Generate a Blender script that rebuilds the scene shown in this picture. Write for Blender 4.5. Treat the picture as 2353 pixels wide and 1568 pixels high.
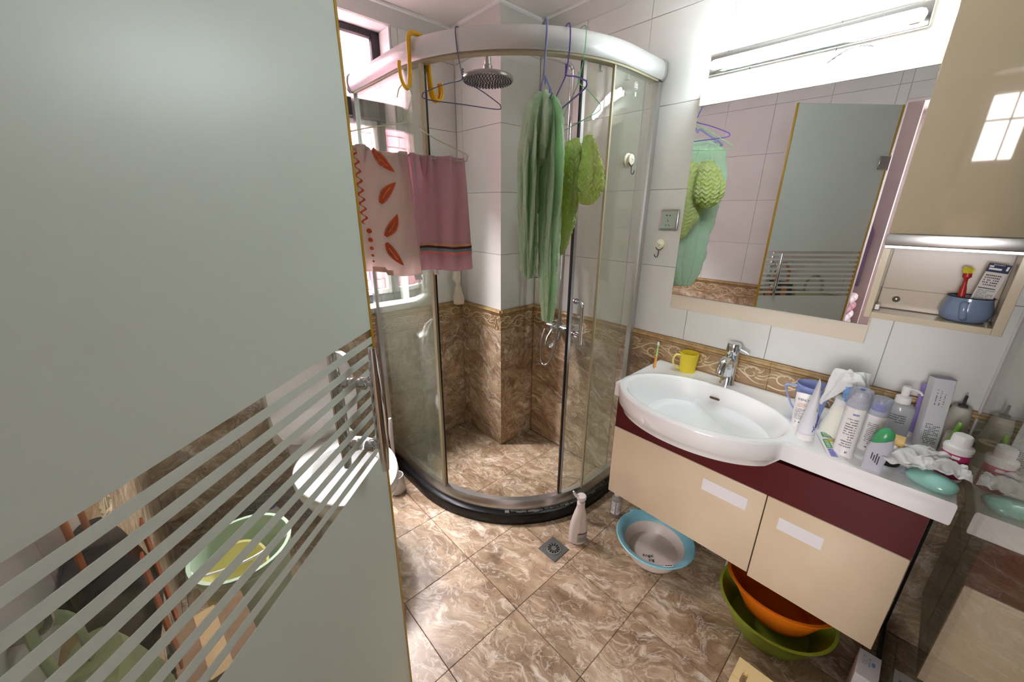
import bpy, bmesh, math, random
from mathutils import Vector, Matrix, noise
random.seed(7)
PI = math.pi
S = bpy.context.scene
C = S.collection
for o in list(bpy.data.objects):
    bpy.data.objects.remove(o)

# ------------------------------------------------------------------ camera
cam_d = bpy.data.cameras.new('camera'); cam = bpy.data.objects.new('camera', cam_d); C.objects.link(cam)
cam_d.sensor_width = 36.0; cam_d.lens = 886.0 / 2353.0 * 36.0; cam_d.clip_start = 0.02
_dn = Vector((-24.0, 2616.0, 886.0)).normalized()
_y = Vector((-864.0, -308.0, 886.0)); _y = (_y - _dn * _y.dot(_dn)).normalized()
_x = _y.cross(-_dn)
R = Matrix((_x, _y, -_dn))                       # camera (right, down, forward) -> world
cam.matrix_world = Matrix.Translation((0, 0, 1.49)) @ Matrix((
    (R[0][0], -R[0][1], -R[0][2]), (R[1][0], -R[1][1], -R[1][2]), (R[2][0], -R[2][1], -R[2][2]))).to_4x4()
S.camera = cam

# ------------------------------------------------------------------ light and exposure
S.view_settings.view_transform = 'Standard'; S.view_settings.look = 'None'
S.view_settings.gamma = 1.0; S.view_settings.use_curve_mapping = False
S.view_settings.exposure = 0.95
W = bpy.data.worlds.new('sky'); S.world = W; W.use_nodes = True
W.node_tree.nodes['Background'].inputs[0].default_value = (0.86, 0.88, 1.0, 1)
W.node_tree.nodes['Background'].inputs[1].default_value = 1.6
TUBE_POWER = 58.0
S.cycles.max_bounces = 8; S.cycles.diffuse_bounces = 4; S.cycles.glossy_bounces = 4; S.cycles.transmission_bounces = 4
S.cycles.adaptive_threshold = 0.03; S.cycles.transparent_max_bounces = 14; S.cycles.caustics_reflective = False; S.cycles.caustics_refractive = False

def area(name, loc, rot, sx, sy, power, col):
    d = bpy.data.lights.new(name, 'AREA'); d.shape = 'RECTANGLE'; d.size = sx; d.size_y = sy
    d.energy = power; d.color = col
    o = bpy.data.objects.new(name, d); C.objects.link(o); o.location = loc; o.rotation_euler = rot
    return o
# daylight falling through the bathroom window (from above the light well) and through the window of the next room
area('daylight_bathroom_window', (0.72, 2.62, 2.62), (math.radians(-52), 0, 0), 1.3, 0.6, 500, (1.0, 0.95, 0.96))
area('daylight_next_room_window', (-3.47, -0.35, 1.62), (0, math.radians(-90), 0), 1.35, 1.5, 75, (1.0, 0.96, 0.95))

# ------------------------------------------------------------------ materials
def lin(c):
    return tuple(((v / 255.0) / 12.92 if v / 255.0 <= 0.04045 else ((v / 255.0 + 0.055) / 1.055) ** 2.4) for v in c) + (1.0,)

def mat(name, col, rough=0.5, metal=0.0, spec=0.5, trans=0.0, ior=1.45, emit=0.0, coat=0.0, bump=None, var=None, alpha=1.0, sheen=0.0, sss=0.0):
    m = bpy.data.materials.new(name); m.use_nodes = True
    nt = m.node_tree; b = nt.nodes['Principled BSDF']
    b.inputs['Base Color'].default_value = lin(col); b.inputs['Roughness'].default_value = rough
    b.inputs['Metallic'].default_value = metal; b.inputs['Specular IOR Level'].default_value = spec
    b.inputs['Transmission Weight'].default_value = trans; b.inputs['IOR'].default_value = ior
    b.inputs['Coat Weight'].default_value = coat; b.inputs['Alpha'].default_value = alpha
    b.inputs['Sheen Weight'].default_value = sheen
    if emit:
        b.inputs['Emission Color'].default_value = lin(col); b.inputs['Emission Strength'].default_value = emit
    if bump or var:
        tc = nt.nodes.new('ShaderNodeTexCoord')
    if bump:
        n = nt.nodes.new('ShaderNodeTexNoise'); n.inputs['Scale'].default_value = bump[0]; n.inputs['Detail'].default_value = 4
        bp = nt.nodes.new('ShaderNodeBump'); bp.inputs['Strength'].default_value = bump[1]; bp.inputs['Distance'].default_value = bump[2] if len(bump) > 2 else 0.002
        nt.links.new(tc.outputs['Object'], n.inputs['Vector']); nt.links.new(n.outputs['Fac'], bp.inputs['Height']); nt.links.new(bp.outputs[0], b.inputs['Normal'])
    if var:                                       # var = (colour2, scale, low, high)
        n2 = nt.nodes.new('ShaderNodeTexNoise'); n2.inputs['Scale'].default_value = var[1]; n2.inputs['Detail'].default_value = 5
        rp = nt.nodes.new('ShaderNodeValToRGB'); rp.color_ramp.elements[0].color = lin(col); rp.color_ramp.elements[1].color = lin(var[0])
        rp.color_ramp.elements[0].position = var[2]; rp.color_ramp.elements[1].position = var[3]
        nt.links.new(tc.outputs['Object'], n2.inputs['Vector']); nt.links.new(n2.outputs['Fac'], rp.inputs[0]); nt.links.new(rp.outputs[0], b.inputs['Base Color'])
    return m

def N(nt, t, **kw):
    n = nt.nodes.new('ShaderNode' + t)
    for k, v in kw.items():
        setattr(n, k, v)
    return n

def marble(name, shift=0.0, light=1.0):
    m = bpy.data.materials.new(name); m.use_nodes = True; nt = m.node_tree; L = nt.links.new
    b = nt.nodes['Principled BSDF']; b.inputs['Roughness'].default_value = 0.36
    geo = N(nt, 'NewGeometry'); inf = N(nt, 'ObjectInfo')
    mu = N(nt, 'VectorMath', operation='SCALE'); mu.inputs[0].default_value = (13.1, 7.7, 9.3); L(inf.outputs['Random'], mu.inputs['Scale'])
    ad = N(nt, 'VectorMath', operation='ADD'); L(geo.outputs['Position'], ad.inputs[0]); L(mu.outputs[0], ad.inputs[1])
    mp = N(nt, 'Mapping'); mp.inputs['Rotation'].default_value = (1.15, 0.35, 0.55 + shift); L(ad.outputs[0], mp.inputs['Vector'])
    wn = N(nt, 'TexNoise'); wn.inputs['Scale'].default_value = 4.5; wn.inputs['Detail'].default_value = 3; L(mp.outputs[0], wn.inputs['Vector'])
    ws = N(nt, 'VectorMath', operation='MULTIPLY_ADD'); ws.inputs[1].default_value = (0.20, 0.20, 0.20); L(wn.outputs['Color'], ws.inputs[0]); L(mp.outputs[0], ws.inputs[2])
    st = N(nt, 'VectorMath', operation='MULTIPLY'); st.inputs[1].default_value = (1.0, 0.8, 0.24); L(ws.outputs[0], st.inputs[0])
    def ramp(src, stops, inter='LINEAR'):
        r = N(nt, 'ValToRGB'); r.color_ramp.interpolation = inter
        while len(r.color_ramp.elements) < len(stops):
            r.color_ramp.elements.new(0.5)
        for e, (p, c) in zip(r.color_ramp.elements, stops):
            e.position = p; e.color = c
        L(src, r.inputs[0]); return r
    def noi(vec, sc, det=6, rough=0.6, dist=0.0):
        n = N(nt, 'TexNoise'); n.inputs['Scale'].default_value = sc; n.inputs['Detail'].default_value = det
        n.inputs['Roughness'].default_value = rough; n.inputs['Distortion'].default_value = dist; L(vec, n.inputs['Vector']); return n.outputs['Fac']
    k = light
    cc = lambda r, g, bb: lin((r * k, g * k, bb * k))
    base = ramp(noi(st.outputs[0], 11, 10, 0.68), [(0.30, cc(102, 79, 57)), (0.43, cc(148, 122, 96)), (0.55, cc(174, 149, 121)), (0.70, cc(204, 184, 158))])
    def mixc(a, bcol, fac):
        x = N(nt, 'MixRGB'); L(a, x.inputs[1]); x.inputs[2].default_value = bcol; L(fac, x.inputs[0]); return x.outputs[0]
    BW = ((0, 0, 0, 1), (1, 1, 1, 1))
    grey = (0.75, 0.75, 0.75, 1)
    f1 = ramp(noi(st.outputs[0], 18, 6, 0.6, 1.3), [(0.55, BW[0]), (0.69, grey)])
    col = mixc(base.outputs[0], cc(232, 221, 203), f1.outputs[0])
    f1b = ramp(noi(st.outputs[0], 19, 6, 0.6, 1.0), [(0.56, BW[0]), (0.68, (0.6, 0.6, 0.6, 1))])
    col = mixc(col, cc(104, 80, 60), f1b.outputs[0])
    ab = N(nt, 'Math', operation='SUBTRACT'); L(noi(ws.outputs[0], 7.0, 5, 0.62, 1.2), ab.inputs[0]); ab.inputs[1].default_value = 0.5
    ab2 = N(nt, 'Math', operation='ABSOLUTE'); L(ab.outputs[0], ab2.inputs[0])
    f2 = ramp(ab2.outputs[0], [(0.0, (0.62, 0.62, 0.62, 1)), (0.014, BW[0])])
    col = mixc(col, cc(98, 72, 52), f2.outputs[0])
    ac = N(nt, 'Math', operation='SUBTRACT'); L(noi(st.outputs[0], 12.0, 5, 0.6, 1.4), ac.inputs[0]); ac.inputs[1].default_value = 0.47
    ac2 = N(nt, 'Math', operation='ABSOLUTE'); L(ac.outputs[0], ac2.inputs[0])
    f3 = ramp(ac2.outputs[0], [(0.0, (0.45, 0.45, 0.45, 1)), (0.022, BW[0])])
    col = mixc(col, cc(240, 230, 214), f3.outputs[0])
    L(col, b.inputs['Base Color'])
    bp = N(nt, 'Bump'); bp.inputs['Strength'].default_value = 0.12; bp.inputs['Distance'].default_value = 0.002
    L(noi(ad.outputs[0], 60, 3), bp.inputs['Height']); L(bp.outputs[0], b.inputs['Normal'])
    return m

def glass(name, tint=(1, 1, 1), haze=0.0, hazecol=(200, 205, 198), spots=False, gloss=1.0):
    """flat architectural glass: Fresnel reflection over straight transmission, plus a thin film of scale"""
    m = bpy.data.materials.new(name); m.use_nodes = True; nt = m.node_tree; L = nt.links.new
    nt.nodes.remove(nt.nodes['Principled BSDF']); out = nt.nodes['Material Output']
    geo = N(nt, 'NewGeometry'); fr = N(nt, 'Fresnel')
    mx = N(nt, 'Mix'); mx.data_type = 'FLOAT'; mx.inputs[2].default_value = 1.5; mx.inputs[3].default_value = 1 / 1.5
    L(geo.outputs['Backfacing'], mx.inputs[0]); L(mx.outputs[0], fr.inputs['IOR'])
    tr = N(nt, 'BsdfTransparent'); tr.inputs[0].default_value = tuple(tint) + (1,)
    gl = N(nt, 'BsdfGlossy'); gl.inputs['Roughness'].default_value = 0.0; gl.inputs[0].default_value = (gloss, gloss, gloss, 1)
    last = tr.outputs[0]
    if haze:
        df = N(nt, 'BsdfDiffuse'); df.inputs[0].default_value = lin(hazecol)
        tl = N(nt, 'BsdfTranslucent'); tl.inputs[0].default_value = lin(hazecol)
        hm = N(nt, 'MixShader'); hm.inputs[0].default_value = 0.5; L(df.outputs[0], hm.inputs[1]); L(tl.outputs[0], hm.inputs[2])
        ms = N(nt, 'MixShader'); ms.inputs[0].default_value = haze
        if spots:
            tc = N(nt, 'TexCoord'); vo = N(nt, 'TexVoronoi'); vo.inputs['Scale'].default_value = 95; L(tc.outputs['Object'], vo.inputs['Vector'])
            nz = N(nt, 'TexNoise'); nz.inputs['Scale'].default_value = 7; L(tc.outputs['Object'], nz.inputs['Vector'])
            r1 = N(nt, 'MapRange'); r1.inputs[1].default_value = 0.10; r1.inputs[2].default_value = 0.22; r1.inputs[3].default_value = 0.28; r1.inputs[4].default_value = 0.0; L(vo.outputs['Distance'], r1.inputs[0])
            r2 = N(nt, 'MapRange'); r2.inputs[1].default_value = 0.48; r2.inputs[2].default_value = 0.7; r2.inputs[3].default_value = 0; r2.inputs[4].default_value = 1; L(nz.outputs['Fac'], r2.inputs[0])
            pr = N(nt, 'Math', operation='MULTIPLY_ADD'); L(r1.outputs[0], pr.inputs[0]); L(r2.outputs[0], pr.inputs[1]); pr.inputs[2].default_value = haze
            L(pr.outputs[0], ms.inputs[0])
        L(tr.outputs[0], ms.inputs[1]); L(hm.outputs[0], ms.inputs[2]); last = ms.outputs[0]
    fin = N(nt, 'MixShader'); L(fr.outputs[0], fin.inputs[0]); L(last, fin.inputs[1]); L(gl.outputs[0], fin.inputs[2])
    L(fin.outputs[0], out.inputs[0])
    return m

def frosted(name, col=(214, 220, 214), mixf=0.45, rough=0.35, gloss=0.06):
    m = bpy.data.materials.new(name); m.use_nodes = True; nt = m.node_tree; L = nt.links.new
    nt.nodes.remove(nt.nodes['Principled BSDF']); out = nt.nodes['Material Output']
    df = N(nt, 'BsdfDiffuse'); df.inputs[0].default_value = lin(col)
    tl = N(nt, 'BsdfTranslucent'); tl.inputs[0].default_value = lin(col)
    a = N(nt, 'MixShader'); a.inputs[0].default_value = mixf; L(df.outputs[0], a.inputs[1]); L(tl.outputs[0], a.inputs[2])
    gl = N(nt, 'BsdfGlossy'); gl.inputs['Roughness'].default_value = rough
    f = N(nt, 'MixShader'); f.inputs[0].default_value = gloss; L(a.outputs[0], f.inputs[1]); L(gl.outputs[0], f.inputs[2])
    L(f.outputs[0], out.inputs[0]); return m

def plastic_clear(name, col, amount=0.45, rough=0.1):
    """thin translucent plastic: part see-through, part coloured"""
    m = bpy.data.materials.new(name); m.use_nodes = True; nt = m.node_tree; L = nt.links.new
    b = nt.nodes['Principled BSDF']; out = nt.nodes['Material Output']
    b.inputs['Base Color'].default_value = lin(col); b.inputs['Roughness'].default_value = rough
    tr = N(nt, 'BsdfTransparent'); tr.inputs[0].default_value = tuple(0.35 + 0.65 * v for v in lin(col)[:3]) + (1,)
    x = N(nt, 'MixShader'); x.inputs[0].default_value = amount; L(tr.outputs[0], x.inputs[1]); L(b.outputs[0], x.inputs[2]); L(x.outputs[0], out.inputs[0])
    return m

def wood(name, c1, c2, axis=0):
    m = bpy.data.materials.new(name); m.use_nodes = True; nt = m.node_tree; L = nt.links.new
    b = nt.nodes['Principled BSDF']; b.inputs['Roughness'].default_value = 0.5
    tc = N(nt, 'TexCoord'); mp = N(nt, 'Mapping'); sc = [14, 14, 14]; sc[axis] = 1.6; mp.inputs['Scale'].default_value = sc; L(tc.outputs['Object'], mp.inputs[0])
    n = N(nt, 'TexNoise'); n.inputs['Scale'].default_value = 2.2; n.inputs['Detail'].default_value = 4; n.inputs['Distortion'].default_value = 0.8; L(mp.outputs[0], n.inputs['Vector'])
    w = N(nt, 'Math', operation='MULTIPLY'); w.inputs[1].default_value = 9; L(n.outputs['Fac'], w.inputs[0])
    s = N(nt, 'Math', operation='SINE'); L(w.outputs[0], s.inputs[0])
    r = N(nt, 'ValToRGB'); r.color_ramp.elements[0].color = lin(c1); r.color_ramp.elements[1].color = lin(c2); r.color_ramp.elements[0].position = 0.2; r.color_ramp.elements[1].position = 0.9
    L(s.outputs[0], r.inputs[0]); L(r.outputs[0], b.inputs['Base Color']); return m

M = {}
M['marble_floor'] = marble('marble_floor_tile', 0.0, 1.0)
M['marble_wall'] = marble('marble_wall_tile', 0.9, 1.10)
M['grout'] = mat('grout', (104, 84, 66), 0.9)
M['grout_light'] = mat('grout_light', (176, 172, 164), 0.9)
M['tile_light'] = mat('tile_light', (224, 225, 221), 0.22, var=((236, 236, 233), 3.0, 0.35, 0.7), bump=(9, 0.05, 0.003))
M['ceiling'] = mat('ceiling_panel', (226, 220, 214), 0.30)
M['cornice'] = mat('cornice', (205, 203, 198), 0.4)
M['cornice_edge'] = mat('cornice_edge', (236, 235, 232), 0.4)
M['trim_gold'] = mat('trim_gold', (172, 140, 92), 0.35, var=((196, 168, 122), 30, 0.4, 0.65))
M['trim_ground'] = mat('trim_ground', (160, 128, 94), 0.35, var=((186, 156, 122), 14, 0.4, 0.65))
M['trim_cream'] = mat('trim_cream', (222, 206, 172), 0.3)
M['trim_dark'] = mat('trim_dark', (92, 66, 34), 0.5)
M['black_stone'] = mat('black_stone', (20, 20, 22), 0.25, bump=(40, 0.1))
M['scale'] = mat('limescale', (120, 118, 112), 0.9, bump=(80, 0.5), var=((60, 58, 56), 30, 0.4, 0.7))
M['alu'] = mat('aluminium', (206, 206, 206), 0.30, 1.0)
M['alu_white'] = mat('aluminium_pale', (216, 216, 216), 0.42, 0.55)
M['chrome'] = mat('chrome', (218, 220, 222), 0.08, 1.0)
M['steel'] = mat('steel', (176, 174, 170), 0.28, 1.0)
M['dark_metal'] = mat('dark_metal', (70, 68, 66), 0.4, 0.8)
M['rubber'] = mat('black_seal', (22, 20, 20), 0.6)
M['seal_tan'] = mat('aged_seal', (176, 166, 136), 0.5)
M['seal_yellow'] = plastic_clear('aged_yellow_seal', (206, 164, 42), 0.85, 0.3)
M['shower_glass'] = glass('shower_glass', (0.95, 0.97, 0.945), 0.095, (206, 216, 200), True)
M['pane'] = glass('window_glass', (0.95, 0.95, 0.96))
M['door_glass'] = glass('door_glass', (0.94, 0.97, 0.94), 0.02)
M['part_glass'] = glass('partition_glass', (0.80, 0.83, 0.79), 0.05, (170, 172, 160))
M['frost'] = frosted('frosted_film', (238, 246, 240), 0.36)
M['frost_win'] = frosted('frosted_window', (198, 182, 186), 0.5)
M['mirror'] = mat('mirror_silver', (232, 232, 234), 0.0, 1.0)
M['beige_board'] = mat('beige_lacquer', (224, 214, 194), 0.12, coat=0.3)
M['cab_gloss'] = mat('cabinet_gloss_lacquer', (176, 164, 138), 0.05, coat=0.6)
M['cab_frame'] = mat('cabinet_frame', (206, 194, 168), 0.15)
M['cab_inner'] = mat('cabinet_inner', (190, 176, 158), 0.2)
M['cream_front'] = mat('cream_drawer', (226, 208, 180), 0.2, var=((218, 198, 168), 4, 0.4, 0.7))
M['burgundy'] = mat('burgundy_panel', (86, 20, 27), 0.25)
M['ceramic'] = mat('ceramic_white', (248, 248, 249), 0.08, coat=0.5)
M['white_plastic'] = mat('white_plastic', (236, 232, 232), 0.35)
M['white_label'] = mat('white_label', (238, 236, 240), 0.4)
M['milk_plastic'] = mat('milk_plastic', (232, 222, 218), 0.4)
M['cream_plastic'] = mat('cream_plastic', (236, 230, 206), 0.3)
M['black'] = mat('black_plastic', (18, 18, 18), 0.35)
M['window_black'] = mat('window_black', (34, 31, 34), 0.4)
M['ink'] = mat('ink_dark', (60, 58, 62), 0.6)
M['ink_blue'] = mat('ink_blue', (58, 74, 158), 0.6)
M['ink_navy'] = mat('ink_navy', (30, 48, 84), 0.6)
M['ink_orange'] = mat('ink_orange', (206, 140, 92), 0.6)
M['ink_green'] = mat('ink_green', (58, 148, 62), 0.5)
M['ink_yellow'] = mat('ink_yellow', (226, 206, 60), 0.5)
M['brick'] = mat('pink_brick', (188, 132, 142), 0.7, bump=(20, 0.3), var=((172, 118, 130), 5, 0.4, 0.6))
M['mortar'] = mat('mortar_pink', (214, 180, 186), 0.9)
M['plaster'] = mat('plaster', (224, 216, 216), 0.8)
M['pink_wall'] = mat('next_room_wall', (206, 196, 196), 0.7, var=((196, 184, 186), 3, 0.4, 0.6))
M['wood_floor'] = wood('wood_floor', (150, 112, 76), (128, 92, 60))
M['tube'] = mat('lamp_tube', (238, 252, 255), 0.4, emit=TUBE_POWER)

# ------------------------------------------------------------------ mesh helpers
def box(bm, x0, x1, y0, y1, z0, z1, bev=0.0, seg=1):
    g = bmesh.ops.create_cube(bm, size=1.0)
    vs = g['verts']
    for v in vs:
        v.co = Vector((x0 + (v.co.x + .5) * (x1 - x0), y0 + (v.co.y + .5) * (y1 - y0), z0 + (v.co.z + .5) * (z1 - z0)))
    if bev:
        es = list({e for v in vs for e in v.link_edges})
        bmesh.ops.bevel(bm, geom=es, offset=bev, segments=seg, profile=0.5, affect='EDGES')

def loft(bm, loops, cap=True, closed=True):
    rows = [[bm.verts.new(p) for p in lp] for lp in loops]
    n = len(rows[0])
    for a, b in zip(rows, rows[1:]):
        for i in range(n if closed else n - 1):
            j = (i + 1) % n
            bm.faces.new((a[i], a[j], b[j], b[i]))
    if cap and closed:
        bm.faces.new(list(reversed(rows[0]))); bm.faces.new(rows[-1])
    return rows

def lathe(bm, prof, n=32, c=(0, 0, 0), sx=1.0, sy=1.0, lean=(0, 0), fn=None):
    loops = []
    for r, z in prof:
        r = max(r, 1e-4)
        lp = []
        for i in range(n):
            a = 2 * PI * i / n
            rr = r * (fn(a, z) if fn else 1.0)
            lp.append((c[0] + rr * sx * math.cos(a) + lean[0] * z, c[1] + rr * sy * math.sin(a) + lean[1] * z, c[2] + z))
        loops.append(lp)
    if prof[0][0] > 0.0015 and prof[-1][0] > 0.0015:            # hollow ring: close the profile instead of capping it
        rows = [[bm.verts.new(p) for p in lp] for lp in (loops[:-1] if (Vector(loops[0][0]) - Vector(loops[-1][0])).length < 1e-6 else loops)]
        for a, b in zip(rows, rows[1:] + rows[:1]):
            for i in range(n):
                j = (i + 1) % n; bm.faces.new((a[i], a[j], b[j], b[i]))
    else:
        loft(bm, loops)

def frame_at(t, up=None):
    t = t.normalized(); up = up or Vector((0, 0, 1))
    if abs(t.dot(up)) > 0.97:
        up = Vector((1, 0, 0))
    s = t.cross(up).normalized(); return s, s.cross(t).normalized()

def tube(bm, pts, r, n=8, flat=(1.0, 1.0), closed=False, cap=True):
    P = [Vector(p) for p in pts]; m = len(P)
    rr = r if isinstance(r, (list, tuple)) else [r] * m
    loops = []; s = None
    for i in range(m):
        if closed:
            t = (P[(i + 1) % m] - P[i - 1])
        else:
            t = P[min(i + 1, m - 1)] - P[max(i - 1, 0)]
        if t.length < 1e-9:
            t = Vector((0, 0, 1))
        t.normalize()
        if s is None:
            s, u = frame_at(t)
        else:
            s = s - t * s.dot(t)
            if s.length < 1e-6:
                s, u = frame_at(t)
            s.normalize(); u = s.cross(t).normalized()
        loops.append([P[i] + s * (math.cos(2 * PI * k / n) * rr[i] * flat[0]) + u * (math.sin(2 * PI * k / n) * rr[i] * flat[1]) for k in range(n)])
    if closed:
        loops.append(loops[0]); rows = [[bm.verts.new(p) for p in lp] for lp in loops[:-1]]; rows.append(rows[0])
        for a, b in zip(rows, rows[1:]):
            for i in range(n):
                j = (i + 1) % n; bm.faces.new((a[i], a[j], b[j], b[i]))
    else:
        loft(bm, loops, cap)

def cyl(bm, p0, p1, r0, r1=None, n=20):
    tube(bm, [p0, p1], [r0, r0 if r1 is None else r1], n)

def smooth_pts(pts, k=6, closed=False):
    P = [Vector(p) for p in pts]; out = []; m = len(P)
    rng = range(m if closed else m - 1)
    for i in rng:
        if closed:
            p0, p1, p2, p3 = P[i - 1], P[i], P[(i + 1) % m], P[(i + 2) % m]
        else:
            p0, p1, p2, p3 = P[max(i - 1, 0)], P[i], P[i + 1], P[min(i + 2, m - 1)]
        for j in range(k):
            t = j / k
            out.append(0.5 * ((2 * p1) + (-p0 + p2) * t + (2 * p0 - 5 * p1 + 4 * p2 - p3) * t * t + (-p0 + 3 * p1 - 3 * p2 + p3) * t ** 3))
    if not closed:
        out.append(P[-1])
    return out

def grid(bm, fn, nu, nv, thick=0.0):
    """sheet fn(u,v); with thick a closed slab along the numerical normal"""
    pts = [[Vector(fn(i / nu, j / nv)) for j in range(nv + 1)] for i in range(nu + 1)]
    if thick:
        nor = [[None] * (nv + 1) for _ in range(nu + 1)]
        for i in range(nu + 1):
            for j in range(nv + 1):
                a = pts[min(i + 1, nu)][j] - pts[max(i - 1, 0)][j]; b = pts[i][min(j + 1, nv)] - pts[i][max(j - 1, 0)]
                c = a.cross(b); nor[i][j] = c.normalized() if c.length > 1e-12 else Vector((0, 0, 1))
    V = [[bm.verts.new(p) for p in row] for row in pts]
    for i in range(nu):
        for j in range(nv):
            bm.faces.new((V[i][j], V[i + 1][j], V[i + 1][j + 1], V[i][j + 1]))
    if thick:
        U = [[bm.verts.new(pts[i][j] - nor[i][j] * thick) for j in range(nv + 1)] for i in range(nu + 1)]
        for i in range(nu):
            for j in range(nv):
                bm.faces.new((U[i][j], U[i][j + 1], U[i + 1][j + 1], U[i + 1][j]))
        for i in range(nu):
            bm.faces.new((V[i][0], U[i][0], U[i + 1][0], V[i + 1][0])); bm.faces.new((V[i][nv], V[i + 1][nv], U[i + 1][nv], U[i][nv]))
        for j in range(nv):
            bm.faces.new((V[0][j], V[0][j + 1], U[0][j + 1], U[0][j])); bm.faces.new((V[nu][j], U[nu][j], U[nu][j + 1], V[nu][j + 1]))

def prism(bm, poly, h, mtx=None):
    """polygon in XY extruded along Z by h, then mtx"""
    a = [Vector((p[0], p[1], 0)) for p in poly]; b = [Vector((p[0], p[1], h)) for p in poly]
    if mtx is not None:
        a = [mtx @ p for p in a]; b = [mtx @ p for p in b]
    loft(bm, [a, b])

def plane_mtx(o, xd, yd):
    x = Vector(xd).normalized(); y = Vector(yd).normalized(); z = x.cross(y).normalized()
    return Matrix(((x[0], y[0], z[0], o[0]), (x[1], y[1], z[1], o[1]), (x[2], y[2], z[2], o[2]), (0, 0, 0, 1)))

def obj(name, bm, m, parent=None, smooth=40, loc=None):
    me = bpy.data.meshes.new(name); bmesh.ops.recalc_face_normals(bm, faces=bm.faces); bm.to_mesh(me); bm.free()
    if smooth:
        me.shade_smooth(); me.set_sharp_from_angle(angle=math.radians(smooth))
    me.materials.append(M[m] if isinstance(m, str) else m)
    o = bpy.data.objects.new(name, me); C.objects.link(o)
    if name in ('small_print', 'blue_drops', 'white_flakes', 'badge_characters', 'header_print', 'white_characters'): o['kind'] = 'stuff'
    if parent: o.parent = parent
    if loc: o.location = loc
    return o

def copy_of(src, loc, parent=None, rot=None, scale=None, mtx=None):
    o = src.copy(); C.objects.link(o); o.parent = parent
    if mtx is not None: o.matrix_basis = mtx
    else:
        o.location = loc
        if rot: o.rotation_euler = rot
        if scale: o.scale = scale
    return o

def tag(o, label, cat, group=None):
    o['label'] = label; o['category'] = cat
    if group: o['group'] = group
    return o

def thing(name, label, cat, loc=(0, 0, 0), rotz=0.0, group=None):
    o = bpy.data.objects.new(name, None); o.empty_display_size = 0.05; C.objects.link(o)
    o.location = loc; o.rotation_euler = (0, 0, rotz); return tag(o, label, cat, group)

def struct(name, bm, m, label=None, smooth=40):
    o = obj(name, bm, m, None, smooth); o['kind'] = 'structure'
    if label: o['label'] = label
    return o

def sempty(name, label=None, loc=(0, 0, 0)):
    o = bpy.data.objects.new(name, None); C.objects.link(o); o.location = loc; o['kind'] = 'structure'
    if label: o['label'] = label
    return o

B = bmesh.new

def text_bm(s, size, mtx, depth=0.0004, align='CENTER', bm=None):
    cu = bpy.data.curves.new('t', 'FONT'); cu.body = s; cu.size = size; cu.extrude = depth / 2; cu.align_x = align; cu.align_y = 'CENTER'; cu.resolution_u = 3
    ob = bpy.data.objects.new('t', cu); C.objects.link(ob)
    dg = bpy.context.evaluated_depsgraph_get(); dg.update()
    me = bpy.data.meshes.new_from_object(ob.evaluated_get(dg))
    bm = bm or B(); n0 = len(bm.verts)
    bm.from_mesh(me); bm.verts.ensure_lookup_table()
    for v in bm.verts[n0:]:
        v.co = mtx(v.co) if callable(mtx) else mtx @ v.co
    bpy.data.objects.remove(ob); bpy.data.curves.remove(cu); bpy.data.meshes.remove(me)
    return bm

def dashes(bm, fn, u0, u1, v0, v1, rows, cols, fill=0.55, seed=1, lift=0.0004):
    """rows of tiny print; fn(u,v) -> (position, normal)"""
    rg = random.Random(seed)
    for r in range(rows):
        va = v0 + (v1 - v0) * (r + 0.2) / rows; vb = v0 + (v1 - v0) * (r + 0.2 + fill) / rows
        end = cols if rg.random() < 0.6 else int(cols * rg.uniform(0.5, 0.95))
        for k in range(end):
            if rg.random() < 0.12: continue
            ua = u0 + (u1 - u0) * (k + 0.1) / cols; ub = u0 + (u1 - u0) * (k + rg.uniform(0.6, 0.95)) / cols
            q = []
            for u, v in ((ua, va), (ub, va), (ub, vb), (ua, vb)):
                p, nn = fn(u, v); q.append(bm.verts.new(Vector(p) + Vector(nn) * lift))
            bm.faces.new(q)

def patch(bm, fn, u0, u1, v0, v1, nu=8, nv=1, lift=0.0003):
    V = []
    for i in range(nu + 1):
        row = []
        for j in range(nv + 1):
            p, nn = fn(u0 + (u1 - u0) * i / nu, v0 + (v1 - v0) * j / nv); row.append(bm.verts.new(Vector(p) + Vector(nn) * lift))
        V.append(row)
    for i in range(nu):
        for j in range(nv):
            bm.faces.new((V[i][j], V[i + 1][j], V[i + 1][j + 1], V[i][j + 1]))

def cylmap(r, c=(0, 0, 0), rf=None):
    """(angle, z) on a lathe of radius r or rf(z)"""
    def f(u, v):
        rr = rf(v) if rf else r
        return (c[0] + rr * math.cos(u), c[1] + rr * math.sin(u), c[2] + v), (math.cos(u), math.sin(u), 0)
    return f

def planemap(mtx):
    z = mtx.to_3x3() @ Vector((0, 0, 1))
    return lambda u, v: (mtx @ Vector((u, v, 0)), z)

# ================================================================== the room
XR, YB, XL, YF, HC = 1.745, 2.075, -0.2, -1.2, 2.40
ZT0, ZT1 = 0.800, 0.925                        # the relief border between brown and pale tiles
_tc = {}
def tile_mesh(w, h, m, name, bev=0.0012, t=0.008):
    key = (round(w, 4), round(h, 4), m)
    if key not in _tc:
        bm = B(); box(bm, 0.0008, w - 0.0008, 0.0008, h - 0.0008, -t, 0, bev)
        me = bpy.data.meshes.new(name); bmesh.ops.recalc_face_normals(bm, faces=bm.faces); bm.to_mesh(me); bm.free(); me.materials.append(M[m]); _tc[key] = me
    return _tc[key]

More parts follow.
